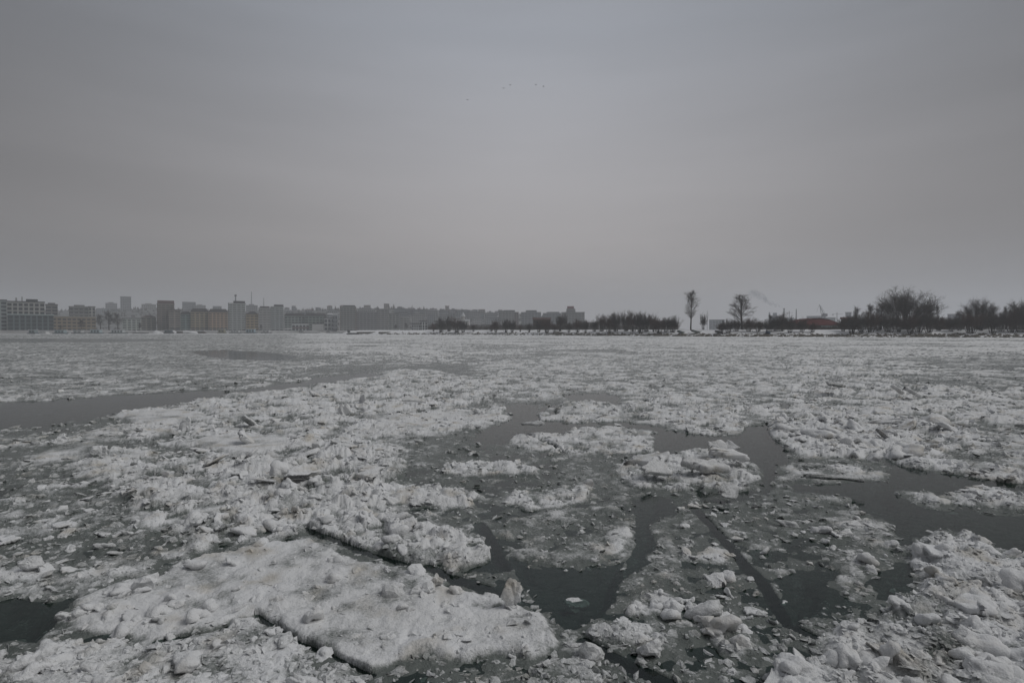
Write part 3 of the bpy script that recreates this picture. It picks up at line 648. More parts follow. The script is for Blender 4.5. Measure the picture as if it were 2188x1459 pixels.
# ================================================================== LAND
SPIT = [(-128, 418)] + [tuple(p) for p in SPIT_W] + [(262, 180), (420, 100), (760, -50)]
QUAY = [(-1500, -20), (-900, 110), (-580, 290), (-396, 446), (-306, 565), (-198, 662), (-135, 700), (-95, 702)]
def quay_depth(px):
    """depth at which the sight line through column px meets the quay"""
    k = (px - CX) / FPX
    for (ax, ay), (bx, by) in zip(QUAY[:-1], QUAY[1:]):
        den = (bx - ax) - k * (by - ay); t = (k * ay - ax) / den if abs(den) > 1e-9 else -1
        if 0 <= t <= 1: return ay + t * (by - ay)
    return 660.0
def strip(name, line, prof, material, side=1, step=4.0, rough=0.0, seed=1):
    """sweeps a profile of (inland offset, height) along a shoreline"""
    P = [Vector((p[0], p[1], 0)) for p in line]; pts = []
    for a, b in zip(P[:-1], P[1:]):
        n = max(1, int((b - a).length / step)); pts += [a + (b - a) * (i / n) for i in range(n)]
    pts.append(P[-1]); g = np.random.default_rng(seed); V = []; k = len(prof)
    for i, p in enumerate(pts):
        d = (pts[min(i + 1, len(pts) - 1)] - pts[max(i - 1, 0)]).normalized(); n = Vector((-d.y, d.x, 0)) * side
        w = g.normal(0, rough)
        for j, (s, z) in enumerate(prof):
            q = p + n * (s + (w * 2 if 0 < j < k - 1 else 0)); V.append((q.x, q.y, z + (g.normal(0, rough) if 1 < j < k - 1 else 0)))
    F = [(i*k+j, (i+1)*k+j, (i+1)*k+j+1, i*k+j+1) for i in range(len(pts) - 1) for j in range(k - 1)]
    o = link(name, mesh_np(name, np.array(V), np.array(F), True), material); return tag(o, kind='structure')
strip('river_bank', SPIT, [(-2.5, -0.9), (0, -0.05), (1.2, 0.5), (3.5, 1.1), (7, 1.9), (11, 2.6), (16, 3.0), (24, 3.05)], M_SNOW, 1, 2.5, 0.12, 3)
strip('quay_bank', QUAY, [(-2, -0.9), (0, -0.05), (1.5, 0.8), (7, 1.5), (9, 2.3), (14, 3.1)], mat('quay_slope', (.30, .30, .30), .9, .2, .85, .06), 1, 12, 0.0, 4)
# ground behind both banks
def offset(line, s):
    out = []
    for i, p in enumerate(line):
        a = Vector(line[max(i-1, 0)]); b = Vector(line[min(i+1, len(line)-1)]); d = (b - a).normalized(); out.append((p[0] - d.y * s, p[1] + d.x * s))
    return out
gp = offset(QUAY, 13.5) + [(-70, 700), (-75, 560)] + offset(SPIT, 23.5) + [(2390, -55), (2390, 2990), (-2390, 2990), (-2390, 20)]
bm = bmesh.new(); f_ = bm.faces.new([bm.verts.new((x, y, 3.03)) for x, y in gp]); bmesh.ops.triangulate(bm, faces=[f_])
if sum(f.normal.z for f in bm.faces) < 0: bmesh.ops.reverse_faces(bm, faces=bm.faces)
me = bpy.data.meshes.new('ground'); bm.to_mesh(me); bm.free(); tag(link('ground', me, M_SNOW), kind='structure')

# hill behind the city
HSK = [(-900,672),(-200,668),(0,668),(150,664),(260,660),(400,663),(520,666),(600,664),(700,662),(760,660),(840,659),(900,661),(980,664),(1060,669),(1120,674),(1200,682),(1300,694),(1420,703),(1600,706),(2600,706)]
HX = [h[0] for h in HSK]; HY = [h[1] for h in HSK]
def hill_z(X, Y):
    px = CX + X / Y * FPX
    top = CAMH + (HOR - np.interp(px, HX, HY)) * 1150.0 / FPX
    t = sstep(790, 1150, Y) * (1 - 0.5 * sstep(1200, 1700, Y))
    return 2.9 + np.maximum(top - 3, 0) * t
hx, hy = np.meshgrid(np.linspace(-1500, 620, 150), np.linspace(770, 1700, 60), indexing='ij')
hz = hill_z(hx, hy) + 1.6 * fbm(hx / 30, hy / 30, 61, 3) * sstep(790, 900, hy) - 0.3
ii = np.arange(hx.size).reshape(hx.shape)
HF = np.stack([ii[:-1, :-1], ii[1:, :-1], ii[1:, 1:], ii[:-1, 1:]], -1).reshape(-1, 4)
M_HILL = mat('hill_scrub', (0.16, 0.16, 0.155), 0.95, 0.1, 0.75, 0.05)
tag(link('hill', mesh_np('hill', np.stack([hx.ravel(), hy.ravel(), hz.ravel()], 1), HF), M_HILL), kind='structure')

# ------------------------------------------------------------------ trees
class Tree:
    def __init__(s, seed): s.r = random.Random(seed); s.seg = []; s.tr = []; s.t0 = .15
    def vec(s, d, ang):
        d = d.normalized(); o = d.orthogonal().normalized(); o.rotate(Matrix.Rotation(s.r.uniform(0, 6.283), 3, d))
        return (d * math.cos(ang) + o * math.sin(ang)).normalized()
    def limb(s, p, d, ln, r0, r1, n, bend, up, lst):
        pts = [(p.copy(), r0)]
        for i in range(n):
            d = s.vec(d, s.r.uniform(0, bend)); d = (d + Vector((0, 0, up))).normalized()
            p = p + d * (ln / n); pts.append((p.copy(), r0 + (r1 - r0) * (i + 1) / n))
        for (a, ra), (b, rb) in zip(pts[:-1], pts[1:]): lst.append((a, b, ra, rb))
        return pts, d
    def twigs(s, pts, d, cnt, ln, rad, ang, up, lev=1):
        for _ in range(cnt):
            t = s.r.uniform(s.t0, 1.0) * (len(pts) - 1); i = min(int(t), len(pts) - 2)
            p = pts[i][0].lerp(pts[i + 1][0], t - i); dd = s.vec((pts[i + 1][0] - pts[i][0]), ang * s.r.uniform(.6, 1.25))
            l = ln * s.r.uniform(.55, 1.2)
            q, e = s.limb(p, dd, l, rad, rad * .35, 1 + lev, .22, up, s.seg)
            if lev > 0: s.twigs(q, e, 4, ln * .5, rad * .7, ang, up, lev - 1)
def tubes(seg, n=3):
    A = np.array([a[0][:] for a in seg]); B = np.array([a[1][:] for a in seg]); ra = np.array([a[2] for a in seg]); rb = np.array([a[3] for a in seg])
    d = B - A; d /= np.linalg.norm(d, axis=1)[:, None] + 1e-9
    h = np.where(np.abs(d[:, 2:3]) < 0.9, [[0, 0, 1.0]], [[1.0, 0, 0]]); u = np.cross(d, h); u /= np.linalg.norm(u, axis=1)[:, None] + 1e-9; w = np.cross(d, u)
    V = []
    for P, r in ((A, ra), (B, rb)):
        for k in range(n):
            t = 2 * math.pi * k / n; V.append(P + u * (r * math.cos(t))[:, None] + w * (r * math.sin(t))[:, None])
    V = np.stack(V, 1); m = len(seg)
    F = np.array([[k, (k + 1) % n, n + (k + 1) % n, n + k] for k in range(n)])
    return V.reshape(-1, 3), (F[None] + (np.arange(m) * 2 * n)[:, None, None]).reshape(-1, 4)
def make_tree(kind, seed):
    """unit-height bare tree; returns trunk mesh and crown mesh"""
    t = Tree(seed); r = t.r; O = Vector((0, 0, 0)); Z = Vector((0, 0, 1))
    if kind == 'slim':
        pts, d = t.limb(O, Z, 0.92, .022, .004, 12, .05, .05, t.tr)
        for k in range(46):
            f = r.uniform(.26, .98); i = f * 12; j = min(int(i), 11); p = pts[j][0].lerp(pts[j+1][0], i - j)
            ln = .42 * (1 - abs(f - .55)) * r.uniform(.55, 1.0) if f < .9 else .10
            q, e = t.limb(p, t.vec(Z, r.uniform(.5, 1.0)), ln * .85, .0045, .0018, 4, .14, .10, t.seg)
            t.twigs(q, e, 12, .095, .0015, .7, .06)
    elif kind == 'round':
        pts, d = t.limb(O, Z, .80, .024, .006, 9, .07, .05, t.tr)
        for k in range(26):
            f = .30 + .68 * (k + r.random()) / 26; i = f * 9; j = min(int(i), 8); p = pts[j][0].lerp(pts[j+1][0], i - j)
            ln = .40 * (1 - .62 * max(0, (f - .45) / .55)) * r.uniform(.75, 1.05); a = r.uniform(.60, 1.0) if f < .7 else r.uniform(.1, .55); ln *= 1.0 if f < .7 else 1.25
            q, e = t.limb(p, t.vec(Z, a), ln, .0065, .0024, 5, .20, .05, t.seg)
            for m in range(5):
                i = r.randint(1, 4); q2, e2 = t.limb(q[i][0], t.vec(q[i+1][0] - q[i][0], r.uniform(.5, 1.0)), r.uniform(.09, .17), .003, .0014, 3, .22, .03, t.seg)
                t.twigs(q2, e2, 9, .06, .0013, .8, .02)
    elif kind == 'willow':
        for k in range(15):
            a = 2 * math.pi * k / 15 + r.uniform(-.2, .2); lean = r.uniform(.05, .85)
            d = Vector((math.sin(lean) * math.cos(a), math.sin(lean) * math.sin(a), math.cos(lean)))
            p, e = t.limb(Vector((.02 * math.cos(a), .02 * math.sin(a), 0)), d, .34, .014, .009, 4, .07, .02, t.tr)
            for m in range(7):
                q, e2 = t.limb(p[-1 - m % 3][0], t.vec(e, r.uniform(.05, .60)), r.uniform(.36, .66) * (1.0 if lean < .5 else .85), .0055, .0018, 6, .10, .035, t.seg)
                t.t0 = .38; t.twigs(q, e2, 30, .12, .0014, .75, .06)
    else:  # shrub
        for k in range(20):
            a = r.uniform(0, 6.283); lean = r.uniform(.0, .50); rr = r.uniform(0, .14)
            d = Vector((math.sin(lean) * math.cos(a), math.sin(lean) * math.sin(a), math.cos(lean)))
            p, e = t.limb(Vector((rr * math.cos(a), rr * math.sin(a), -.02)), d, .32, .012, .007, 3, .08, .05, t.tr)
            for m in range(3):
                q, e2 = t.limb(p[-1][0], t.vec(e, r.uniform(.05, .45)), r.uniform(.20, .74), .006, .002, 5, .10, .06, t.seg)
                t.twigs(q, e2, 16, .18, .0027, .55, .09)
    V, F = tubes(t.tr, 5); tm = mesh_np('trunk', V, F); V, F = tubes(t.seg, 3); return tm, mesh_np('crown', V, F)
TM = {}
def tree_mesh(kind, seed):
    if (kind, seed) not in TM: TM[(kind, seed)] = make_tree(kind, seed)
    return TM[(kind, seed)]
def bank_depth(px):
    xs = np.array([735,900,1100,1300,1500,1700,1900,2188,2400]); ys = np.array([405,380,337,289,253,234,225,217,190]); return float(np.interp(px, xs, ys))
def plant(name, kind, seed, px, ytop, Y, label, cat, zbase=3.0, wide=1.0, group=None, twig=None, rz=None):
    p = at(px, HOR, Y); zt = at(px, ytop, Y).z; H = max(0.5, zt - zbase)
    root = empty(name, (p.x, Y, zbase - 0.1), (px * 1.7) % 6.28 if rz is None else rz); root.scale = (H * wide, H * wide, H)
    tm, cm = tree_mesh(kind, seed)
    link('trunk', tm, M_BARK, root)
    c = bpy.data.objects.new('crown', cm); C.objects.link(c); c.parent = root
    if not cm.materials: cm.materials.append(twig or M_TWIG)
    return tag(root, label, cat, group)
B = bank_depth
plant('bare_tree', 'slim', 1, 1476, 623, B(1476) + 16, 'tall slim leafless tree standing alone on the snowy bank', 'tree', 2.9, 1.0)
plant('bare_tree', 'round', 2, 1586, 629, B(1586) + 16, 'leafless tree with a rounded crown above the thicket, right of the slim tree', 'tree', 2.9, 1.3)
plant('bare_tree', 'willow', 3, 1938, 611, B(1938) + 15, 'huge leafless willow fanning out from many stems on the right bank', 'tree', 2.9, 1.28)
plant('bare_tree', 'willow', 4, 2092, 635, B(2092) + 15, 'bushy leafless tree between the huge willow and the right edge', 'tree', 2.9, 0.85)
plant('bare_tree', 'willow', 4, 2196, 636, B(2196) + 14, 'dark leafless tree cut off by the right edge', 'tree', 2.9, 0.8)
plant('bare_tree', 'shrub', 25, 1502, 672, B(1500) + 26, 'faint slender leafless tree leaning just right of the tall slim tree', 'tree', 2.9, 0.55)
plant('bare_tree', 'round', 7, 1862, 650, B(1862) + 18, 'smaller reddish leafless tree left of the huge willow', 'tree', 2.9, 0.9, None)
plant('bare_tree', 'round', 8, 1832, 656, B(1832) + 22, 'small leafless tree behind the brown-roofed house', 'tree', 2.9, 0.9)
plant('bare_tree', 'round', 9, 2150, 655, B(2150) + 22, 'small leafless tree behind the gap at far right', 'tree', 2.9, 1.0)
for px_, yt_, sd_, w_, l_ in [(2050,664,7,1.0,'small leafless tree just left of the bushy tree at right'), (2124,652,8,1.0,'middling leafless tree just right of the bushy tree at right'), (2168,646,9,1.1,'leafless tree second from the right edge'), (1882,648,9,1.0,'leafless tree pressed against the left flank of the huge willow'), (1648,672,7,1.0,'low leafless tree before the hazy factory'), (1985,660,8,1.0,'low leafless tree under the right side of the huge willow')]:
    plant('bare_tree', 'round', sd_, px_, yt_, B(px_) + 17, l_, 'tree', 2.9, w_)
plant('bare_tree', 'slim', 10, 2003, 655, B(2003) + 20, 'thin pointed leafless tree at the right flank of the huge willow', 'tree', 2.9, .4)
# thicket along the bank: px, top
SH = [(925,688),(940,685),(957,683),(975,682),(992,684),(1010,688),(1048,690),(1062,688),(1078,686),(1095,688),(1112,690),(1130,690),(1150,686),(1168,684),(1185,686),(1200,680),(1215,688),(1232,684),(1250,686),(1268,680),(1284,676),(1300,676),(1317,674),(1335,672),(1350,672),(1366,674),(1382,674),(1397,676),(1410,676),(1424,674),(1438,682),
      (1545,688),(1558,684),(1572,682),(1600,682),(1618,684),(1640,686),(1660,674),(1672,676),(1688,682),(1712,686),(1737,692),(1805,680),(1820,678),(1840,676),(1858,672),(1878,668),(1900,668),(1922,672),(1945,676),(1965,674),(1985,674),(2008,670),(2030,678),(2052,676),(2072,672),(2095,670),(2120,676),(2140,672),(2160,664),(2180,660),(2200,660),(2225,664)]
def ordn(i): return '%d%s' % (i, 'th' if 10 <= i % 100 <= 20 else {1:'st', 2:'nd', 3:'rd'}.get(i % 10, 'th'))
for i, (px, yt) in enumerate(SH):
    sec, base, n0 = ('in the long thicket', 0, 31) if px < 1450 else ('between slim tree and red-roofed hall', 31, 42) if px < 1760 else ('in the thicket right of the hall', 42, 99)
    rr = random.Random(i); off = rr.uniform(4, 11)
    plant('bare_shrub', 'shrub', 20 + i % 7, px + rr.uniform(-3, 3), yt + rr.choice([-5, -3, -1, 2, 5]), B(px) + off, 'leafless bank shrub, %s from the left %s' % (ordn(i - base + 1), sec), 'shrub', 0.35 + off * .21, rr.uniform(.85, 1.25), 'leafless shrubs along the right bank', M_TWIG if i % 3 else M_TWIG2)
# a second row of low scrub behind, reading as one dark mass
def scrub(name, pxs, ytops, depth, n, seed, label, zb=2.9, w=1.0):
    g = random.Random(seed); seg = []
    for _ in range(n):
        px = g.uniform(pxs[0], pxs[-1]); Y = depth(px) + g.uniform(0, 22); yt = np.interp(px, pxs, ytops) + g.uniform(-2, 5)
        b = at(px, HOR, Y); z1 = at(px, yt, Y).z; p = Vector((b.x, Y, zb)); q = Vector((b.x + g.gauss(0, w), Y + g.gauss(0, w), max(z1, zb + .6)))
        m = p.lerp(q, .5) + Vector((g.gauss(0, .3), 0, 0)); seg += [(p, m, .05, .045), (m, q, .045, .02)]
        for _ in range(3):
            s = p.lerp(q, g.uniform(.2, .95)); seg.append((s, s + Vector((g.gauss(0, w * .7), g.gauss(0, .4), g.uniform(.3, 1.1))), .03, .012))
    V, F = tubes(seg, 3); o = link(name, mesh_np(name, V, F), M_TWIG); return tag(o, label, 'scrub', kind='stuff')
scrub('scrub', [915,960,1040,1100,1200,1280,1440,1450], [694,692,694,694,692,688,686,692], lambda p: B(p) + 24, 3200, 1, 'dense dark leafless scrub behind the bank shrubs, left part')
scrub('scrub', [1535,1580,1700,1745,1770,1800,1840,1900,2188,2300], [692,690,692,697,700,690,684,680,678,672], lambda p: B(p) + 22, 3600, 2, 'dense dark leafless scrub behind the bank shrubs, right part')

# ------------------------------------------------------------------ stones and boats on the bank
def stones(n, seed):
    g = np.random.default_rng(seed); T = [lump(g, 1, 6, .08, (1, .8, .65)) for _ in range(8)]; Vs, Fs, off = [], [], 0
    sp = np.array(SPIT); seg = np.hypot(*(sp[1:] - sp[:-1]).T); cum = np.r_[0, np.cumsum(seg)]
    for _ in range(n):
        s = g.uniform(0.05, .86) * cum[-1]; x = np.interp(s, cum, sp[:, 0]); y = np.interp(s, cum, sp[:, 1]); i = min(np.searchsorted(cum, s), len(sp) - 1); d = (sp[i] - sp[i-1]) / seg[i-1]
        o = abs(g.normal(0, 1.9)) + .1; wgt = .35 + .65 * (x > 20)
        if g.random() > wgt: continue
        V, F = T[int(g.integers(8))]; sz = g.uniform(.25, .75)
        Vs.append(V * sz + np.array([x - d[1] * o, y + d[0] * o, np.interp(o, [0, 1.2, 3.5, 7, 11], [0, .5, 1.1, 1.9, 2.6]) + .02])); Fs.append(F + off); off += len(V)
    return mesh_np('riprap', np.concatenate(Vs), np.concatenate(Fs), False)
tag(link('riprap', stones(7500, 3), M_STONE), 'dark boulders and rubble lining the foot of the right bank', 'rocks', kind='stuff')
def hull_mesh(name, L, W, H, bow=.3, n=9, flare=.8):
    V = []; 
    for i in range(n):
        t = i / (n - 1); x = (t - .5) * L; w = W / 2 * max(0, 1 - ((t - (1 - bow)) / bow) ** 2) ** .8 if t > 1 - bow else W / 2 * (1 if t > .1 else .85)
        w = max(w, .03); z1 = H * (1 + .25 * max(0, (t - .6) / .4) ** 2)
        V += [(x, -w * flare, 0), (x, w * flare, 0), (x, w, z1), (x, -w, z1)]
    F = [(i*4+j, (i+1)*4+j, (i+1)*4+(j+1) % 4, i*4+(j+1) % 4) for i in range(n - 1) for j in range(4)] + [(0, 1, 2, 3), tuple((n-1)*4+k for k in (3, 2, 1, 0))]
    return MB().add(V, F)
def rowboat(px, py, Y, col, label, rz, L=5.0, tilt=0):
    p = at(px, py, Y); o = empty('overturned_boat', p, rz); tag(o, label, 'boat', 'boats pulled up on the bank')
    h = hull_mesh('hull', L, 1.6, .75).build('hull', mat('boat_paint', col, .6, .3, .3, 1.5), o); h.rotation_euler = (math.pi, tilt, 0); h.location = (0, 0, .75)
    MB().box(-L * .48, L * .45, -.05, .05, .74, .86).build('keel', M_STEEL, o)
rowboat(1457, 712.0, B(1457) + 5, (.05, .07, .07), 'dark overturned boat on the slope left of the slim tree foot', .7, 6.0, .22)
rowboat(1490, 711.0, B(1490) + 6, (.06, .075, .07), 'dark overturned boat on the slope right of the slim tree foot', .5, 6.5, .2)
rowboat(1538, 711.5, B(1538) + 6, (.06, .06, .05), 'dark overturned boat at the left end of the middle thicket', .4, 4.6, .2)
rowboat(1642, 714.0, B(1642) + 4, (.02, .05, .10), 'blue overturned boat among the boulders in the middle thicket', .9, 4.6, .25)
for i, (px, py, l) in enumerate([(785, 711, 'low concrete groyne on the snowy point, nearest its tip'), (800, 710, 'second low concrete groyne from the tip of the snowy point'), (832, 710, 'dark sloping groyne in the middle of the snowy point'), (1205, 715, 'dark log-like groyne reaching the ice below the thicket')]):
    Y = B(px) + 6; p = at(px, py, Y); g_ = empty('groyne', (p.x, Y, 1.0), R(38)); tag(g_, l, 'groyne')
    MB().taper(-8, 8, -.6, .6, -.4, .75, .2).build('wall', mat('dark_concrete', (.10, .095, .085), .9, .2, .3, .5), g_); MB().box(-7.8, 7.8, -.42, .42, .752, .88).build('coping', M_CONC, g_)

# ================================================================== CITY
def bld(name, x0, x1, yt, Y, depth, n, col, label, cat='building', yb=None, roof='flat', roofcol=None, bays=None, side=None, win=.5, rz=0.0, zb=3.1, balc=None, top=None, ground=None, group=None, face=True):
    """a block whose front spans photo columns x0..x1 and rises to row yt at depth Y.
    glazing sits back behind spandrels (one per storey) and piers; gable walls, roof and extras are parts"""
    a = at(x0, HOR, Y); b = at(x1, HOR, Y); w = b.x - a.x; H = at((x0 + x1) / 2, yt, Y).z - zb
    if face: rz += math.atan2(-(a.x + b.x) / 2, Y); w *= math.cos(rz)      # rows follow the curve of the shore
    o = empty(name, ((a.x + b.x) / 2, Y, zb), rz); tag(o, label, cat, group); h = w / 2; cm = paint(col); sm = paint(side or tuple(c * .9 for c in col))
    body = H * (.84 if roof in ('mansard', 'gable', 'hip') else 1.0); fh = body / n
    MB().box(-h + .3, h - .3, .45, depth - .3, 0, body - .2).build('glazing', M_GLASS, o)
    for k in range(n):
        z0 = k * fh
        MB().box(-h + .32, h - .32, 0.0, .7, z0 + fh * win, z0 + fh * .98 if k < n - 1 else body).build('spandrel', cm if not (k == 0 and ground) else paint(ground), o)
        if balc: MB().box(-h + .6, h - .6, -1.1, .0, z0 + fh * .96, z0 + fh * 1.03 + .35).build('balcony', paint(balc), o)
    bays = bays or max(2, int(w / 3.6)); p = MB()
    for i in range(1, bays): x = -h + w * i / bays; p.box(x - .55, x + .55, .08, .62, 0, body - .05)
    if bays > 1: p.build('pier', cm, o)
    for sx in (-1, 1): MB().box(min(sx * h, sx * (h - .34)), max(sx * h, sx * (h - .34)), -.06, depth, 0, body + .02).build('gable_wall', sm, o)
    MB().box(-h + .345, h - .345, depth - .34, depth, 0, body).build('rear_wall', sm, o)
    rc = paint(roofcol, .85) if roofcol else M_ROOF
    if roof == 'flat':
        rf = MB().box(-h - .25, h + .25, -.3, depth + .3, body + .025, body + .75).build('roof', rc, o)
    elif roof == 'mansard': rf = MB().taper(-h - .4, h + .4, -.5, depth + .4, body + .025, H, H * .05 + 1, 2.2).build('roof', rc, o)
    elif roof == 'hip': rf = MB().taper(-h - .6, h + .6, -.6, depth + .6, body + .025, H, min(h * .8, 6), depth * .45).build('roof', rc, o)
    else: rf = MB().gable(-h - .5, h + .5, -.6, depth + .6, body + .025, H).build('roof', rc, o)
    for (fx0, fx1, hh, c) in (top or []):
        MB().box(-h + w * fx0, -h + w * fx1, depth * .2, depth * .8, H + (.752 if roof == 'flat' else -.3), H + .75 + hh).build('roof_block', paint(c), rf)
    return o
GR, PALE, CRM, OCH, BRN, TEAL, WHT = (.20,.20,.20), (.34,.35,.34), (.40,.37,.31), (.34,.24,.13), (.20,.14,.12), (.17,.25,.24), (.62,.63,.63)
bld('office_block', -70, 16, 641, 470, 26, 8, (.24,.28,.28), 'teal-grey striped building cut off by the left edge', win=.62)
bld('office_block', 16, 97, 645.5, 500, 30, 7, (.36,.36,.34), 'wide modern building with pale floor bands and a dark flat roof block', win=.66, top=[(.5,.82,2.2,(.06,.065,.07)), (.22,.26,3.2,(.3,.3,.3)), (.38,.41,4.2,(.3,.3,.3))])
bld('office_annex', 18, 116, 673, 485, 12, 4, (.10,.14,.145), 'low dark glass-fronted wing in front of the wide banded building', win=.8, roofcol=(.35,.42,.42))
bld('apartment_block', 98, 124, 651.5, 560, 20, 8, (.20,.19,.19), 'grey block just right of the wide banded building', top=[(.2,.8,1.5,GR)])
bld('apartment_block', 112, 206, 677, 545, 16, 4, (.25,.19,.12), 'long low ochre-brown building behind dark quayside trees', roof='flat', roofcol=(.30,.30,.28))
bld('apartment_block', 148, 190, 656, 600, 18, 7, (.23,.23,.22), 'grey balconied block above the long ochre building', balc=(.33,.33,.32), top=[(.25,.8,1.6,GR)])
bld('apartment_block', 190, 204, 656, 605, 16, 7, (.36,.36,.33), 'slim pale block attached right of the grey balconied block', win=.75)
bld('apartment_block', 262, 301, 681, 590, 16, 5, (.36,.40,.37), 'pale greenish house between the big dark trees and the brown tower')
bld('apartment_block', 302, 334, 673, 610, 16, 6, (.30,.28,.23), 'beige house with a pitched roof left of the brown tower', roof='hip', roofcol=(.14,.10,.09))
bld('apartment_tower', 336, 373, 650, 610, 22, 12, (.30,.25,.21), 'brown tower block with a dark reddish crown', side=(.18,.11,.10), balc=(.34,.31,.28), top=[(.02,1.0,3.4,(.16,.085,.08))])
bld('apartment_block', 361, 386, 663, 600, 14, 9, (.27,.23,.20), 'stepped brown shoulder block right of the brown tower', ground=(.12,.11,.11))
bld('apartment_block', 386, 408, 665, 620, 16, 7, TEAL, 'teal-green house between the brown tower and the ochre terrace', roof='mansard')
bld('apartment_block', 408, 446, 659, 625, 16, 8, (.33,.27,.17), 'ochre terrace with a dark mansard roof, left half', roof='mansard', ground=(.16,.14,.12))
bld('apartment_block', 446, 487, 660, 630, 16, 8, (.38,.26,.17), 'orange-tinged terrace with a dark mansard roof, touching the white tower', roof='mansard', ground=(.16,.14,.12))
bld('apartment_tower', 488, 525, 649, 640, 22, 12, (.46,.49,.48), 'white tower block with a dark top panel and a roof mast', side=(.22,.24,.25), balc=(.52,.54,.53), top=[(.3,.98,2.6,(.07,.065,.065))])
bld('apartment_block', 526, 552, 665, 645, 16, 6, (.34,.25,.13), 'small ochre house with a dark pitched roof right of the white tower', roof='hip')
bld('apartment_block', 553, 579, 659, 650, 18, 9, (.42,.41,.40), 'dark-windowed block with white balcony stripes', balc=(.50,.50,.49), win=.35, top=[(.1,.9,1.8,(.10,.08,.08))])
bld('apartment_block', 579, 606, 656, 655, 18, 11, (.44,.47,.47), 'pale striped block with a dark flat top, right of the dark-windowed one', balc=(.50,.53,.53), top=[(.25,1.0,2.2,(.08,.075,.08))])
bld('apartment_block', 608, 652, 669, 670, 16, 6, (.30,.35,.33), 'pale green terrace with a dark roof, left half', roof='mansard', ground=WHT)
bld('apartment_block', 652, 698, 669, 672, 16, 6, (.25,.31,.27), 'green terrace with a dark roof, right half', roof='mansard')
bld('pavilion', 667, 692, 692, 655, 10, 1, (.50,.50,.49), 'long white colonnaded pavilion in front of the green terrace', bays=14, win=.75)
bld('pavilion', 624, 661, 691, 652, 10, 2, (.45,.47,.47), 'low white pavilion in front of the pale green terrace', ground=(.15,.10,.10))
bld('white_villa', 693, 715, 680, 668, 14, 3, WHT, 'white cube-like building beside the green terrace', win=.75)
bld('white_villa', 711, 721, 673, 664, 8, 4, (.17,.18,.20), 'narrow dark stair tower attached to the white cube-like building', roofcol=WHT)
bld('apartment_block', 727, 761, 656, 690, 20, 11, (.33,.33,.31), 'tall pale block with an orange-brown gable and dark roofline', side=(.30,.17,.10), balc=(.36,.36,.35), top=[(.2,.95,1.6,(.09,.09,.09))])
bld('apartment_block', 761, 806, 667, 700, 18, 9, (.32,.32,.33), 'long grey slab block right of the tall pale one', balc=(.36,.36,.37))
bld('apartment_block', 806, 830, 661, 705, 18, 11, (.36,.34,.33), 'white-striped tall block at the end of the quay row', balc=(.46,.46,.46))
bld('apartment_block', 831, 852, 671, 720, 18, 8, (.31,.32,.30), 'grey-green block right of the white-striped tall block')
bld('apartment_block', 855, 876, 678, 740, 16, 6, (.42,.42,.40), 'small pale block half hidden by the point', balc=(.45,.44,.43))
bld('white_villa', 880, 898, 693, 560, 12, 2, WHT, 'low white house on the point with small dark windows', win=.7, bays=4, zb=3.0)
bld('white_villa', 897, 913, 687, 562, 12, 3, WHT, 'taller white cube house on the point', win=.8, bays=3, zb=3.0)
bld('warehouse', 928, 962, 688, 600, 16, 1, (.50,.50,.48), 'long low white shed left of the church', win=.85, zb=3.0)
bld('apartment_block', 1066, 1100, 665, 690, 20, 11, (.30,.29,.28), 'grey-brown tower block with white balconies behind the thicket', side=(.20,.16,.15), balc=(.34,.34,.33), top=[(.3,1.0,.8,GR)])
bld('apartment_block', 1099, 1108, 668, 692, 20, 10, (.20,.16,.15), 'narrow dark brown end of the tower block behind the thicket')
bld('apartment_block', 1114, 1156, 668, 700, 20, 10, (.29,.30,.32), 'bluish grey tower block in the middle of the row behind the thicket', balc=(.36,.37,.38), top=[(.22,.78,2.4,(.26,.27,.28))])
bld('apartment_block', 1160, 1199, 670, 740, 20, 9, (.34,.35,.37), 'pale bluish block left of the hotel', balc=(.38,.39,.40), top=[(.2,.9,1.6,(.3,.31,.32))])
ho = bld('hotel', 1200, 1249, 668, 690, 24, 10, (.27,.27,.25), 'broad grey hotel with stepped top and red rooftop sign', balc=(.30,.30,.29), top=[(.2,.6,4.2,(.27,.26,.25))], zb=3.0)
w_ = at(1249, HOR, 690).x - at(1200, HOR, 690).x; H_ = at(1224, 668, 690).z - 3.0
MB().box(-w_ * .26, w_ * .04, 4, 4.6, H_ + 5.0, H_ + 8.0).build('rooftop_sign', paint((.20, .07, .065)), ho)
bld('brick_house', 1139, 1176, 678, 375, 12, 3, (.13,.08,.065), 'brown brick house with a peaked roof inside the thicket', 'house', roof='gable', roofcol=(.11,.06,.05), zb=3.0)
# church
ch = empty('church', at(984, HOR, 610)); ch.location.z = 3; tag(ch, 'pale church with a conical silver dome behind the thicket', 'church')
k_ = 610 / FPX; zz = lambda y: (HOR - y) * k_ + CAMH - 3
MB().box(-22 * k_, 18 * k_, 0, 14, 0, zz(686)).build('nave', paint((.42, .41, .38)), ch); MB().gable(-23 * k_, 19 * k_, -.6, 14.6, zz(686) + .02, zz(682)).build('roof', paint((.38, .39, .40)), ch)
MB().tube((4 * k_, 7, zz(686)), (4 * k_, 7, zz(676)), 4 * k_, 4 * k_, 10).build('drum', paint((.42, .40, .36)), ch)
MB().cone((4 * k_, 7), 6 * k_, zz(676) + .02, zz(666), 10).build('dome', paint((.45, .47, .48)), ch); MB().tube((4 * k_, 7, zz(666.5)), (4 * k_, 7, zz(662)), .15, .12, 4).box(4 * k_ - .8, 4 * k_ + .8, 6.9, 7.1, zz(664), zz(663.6)).build('cross', M_STEEL, ch)
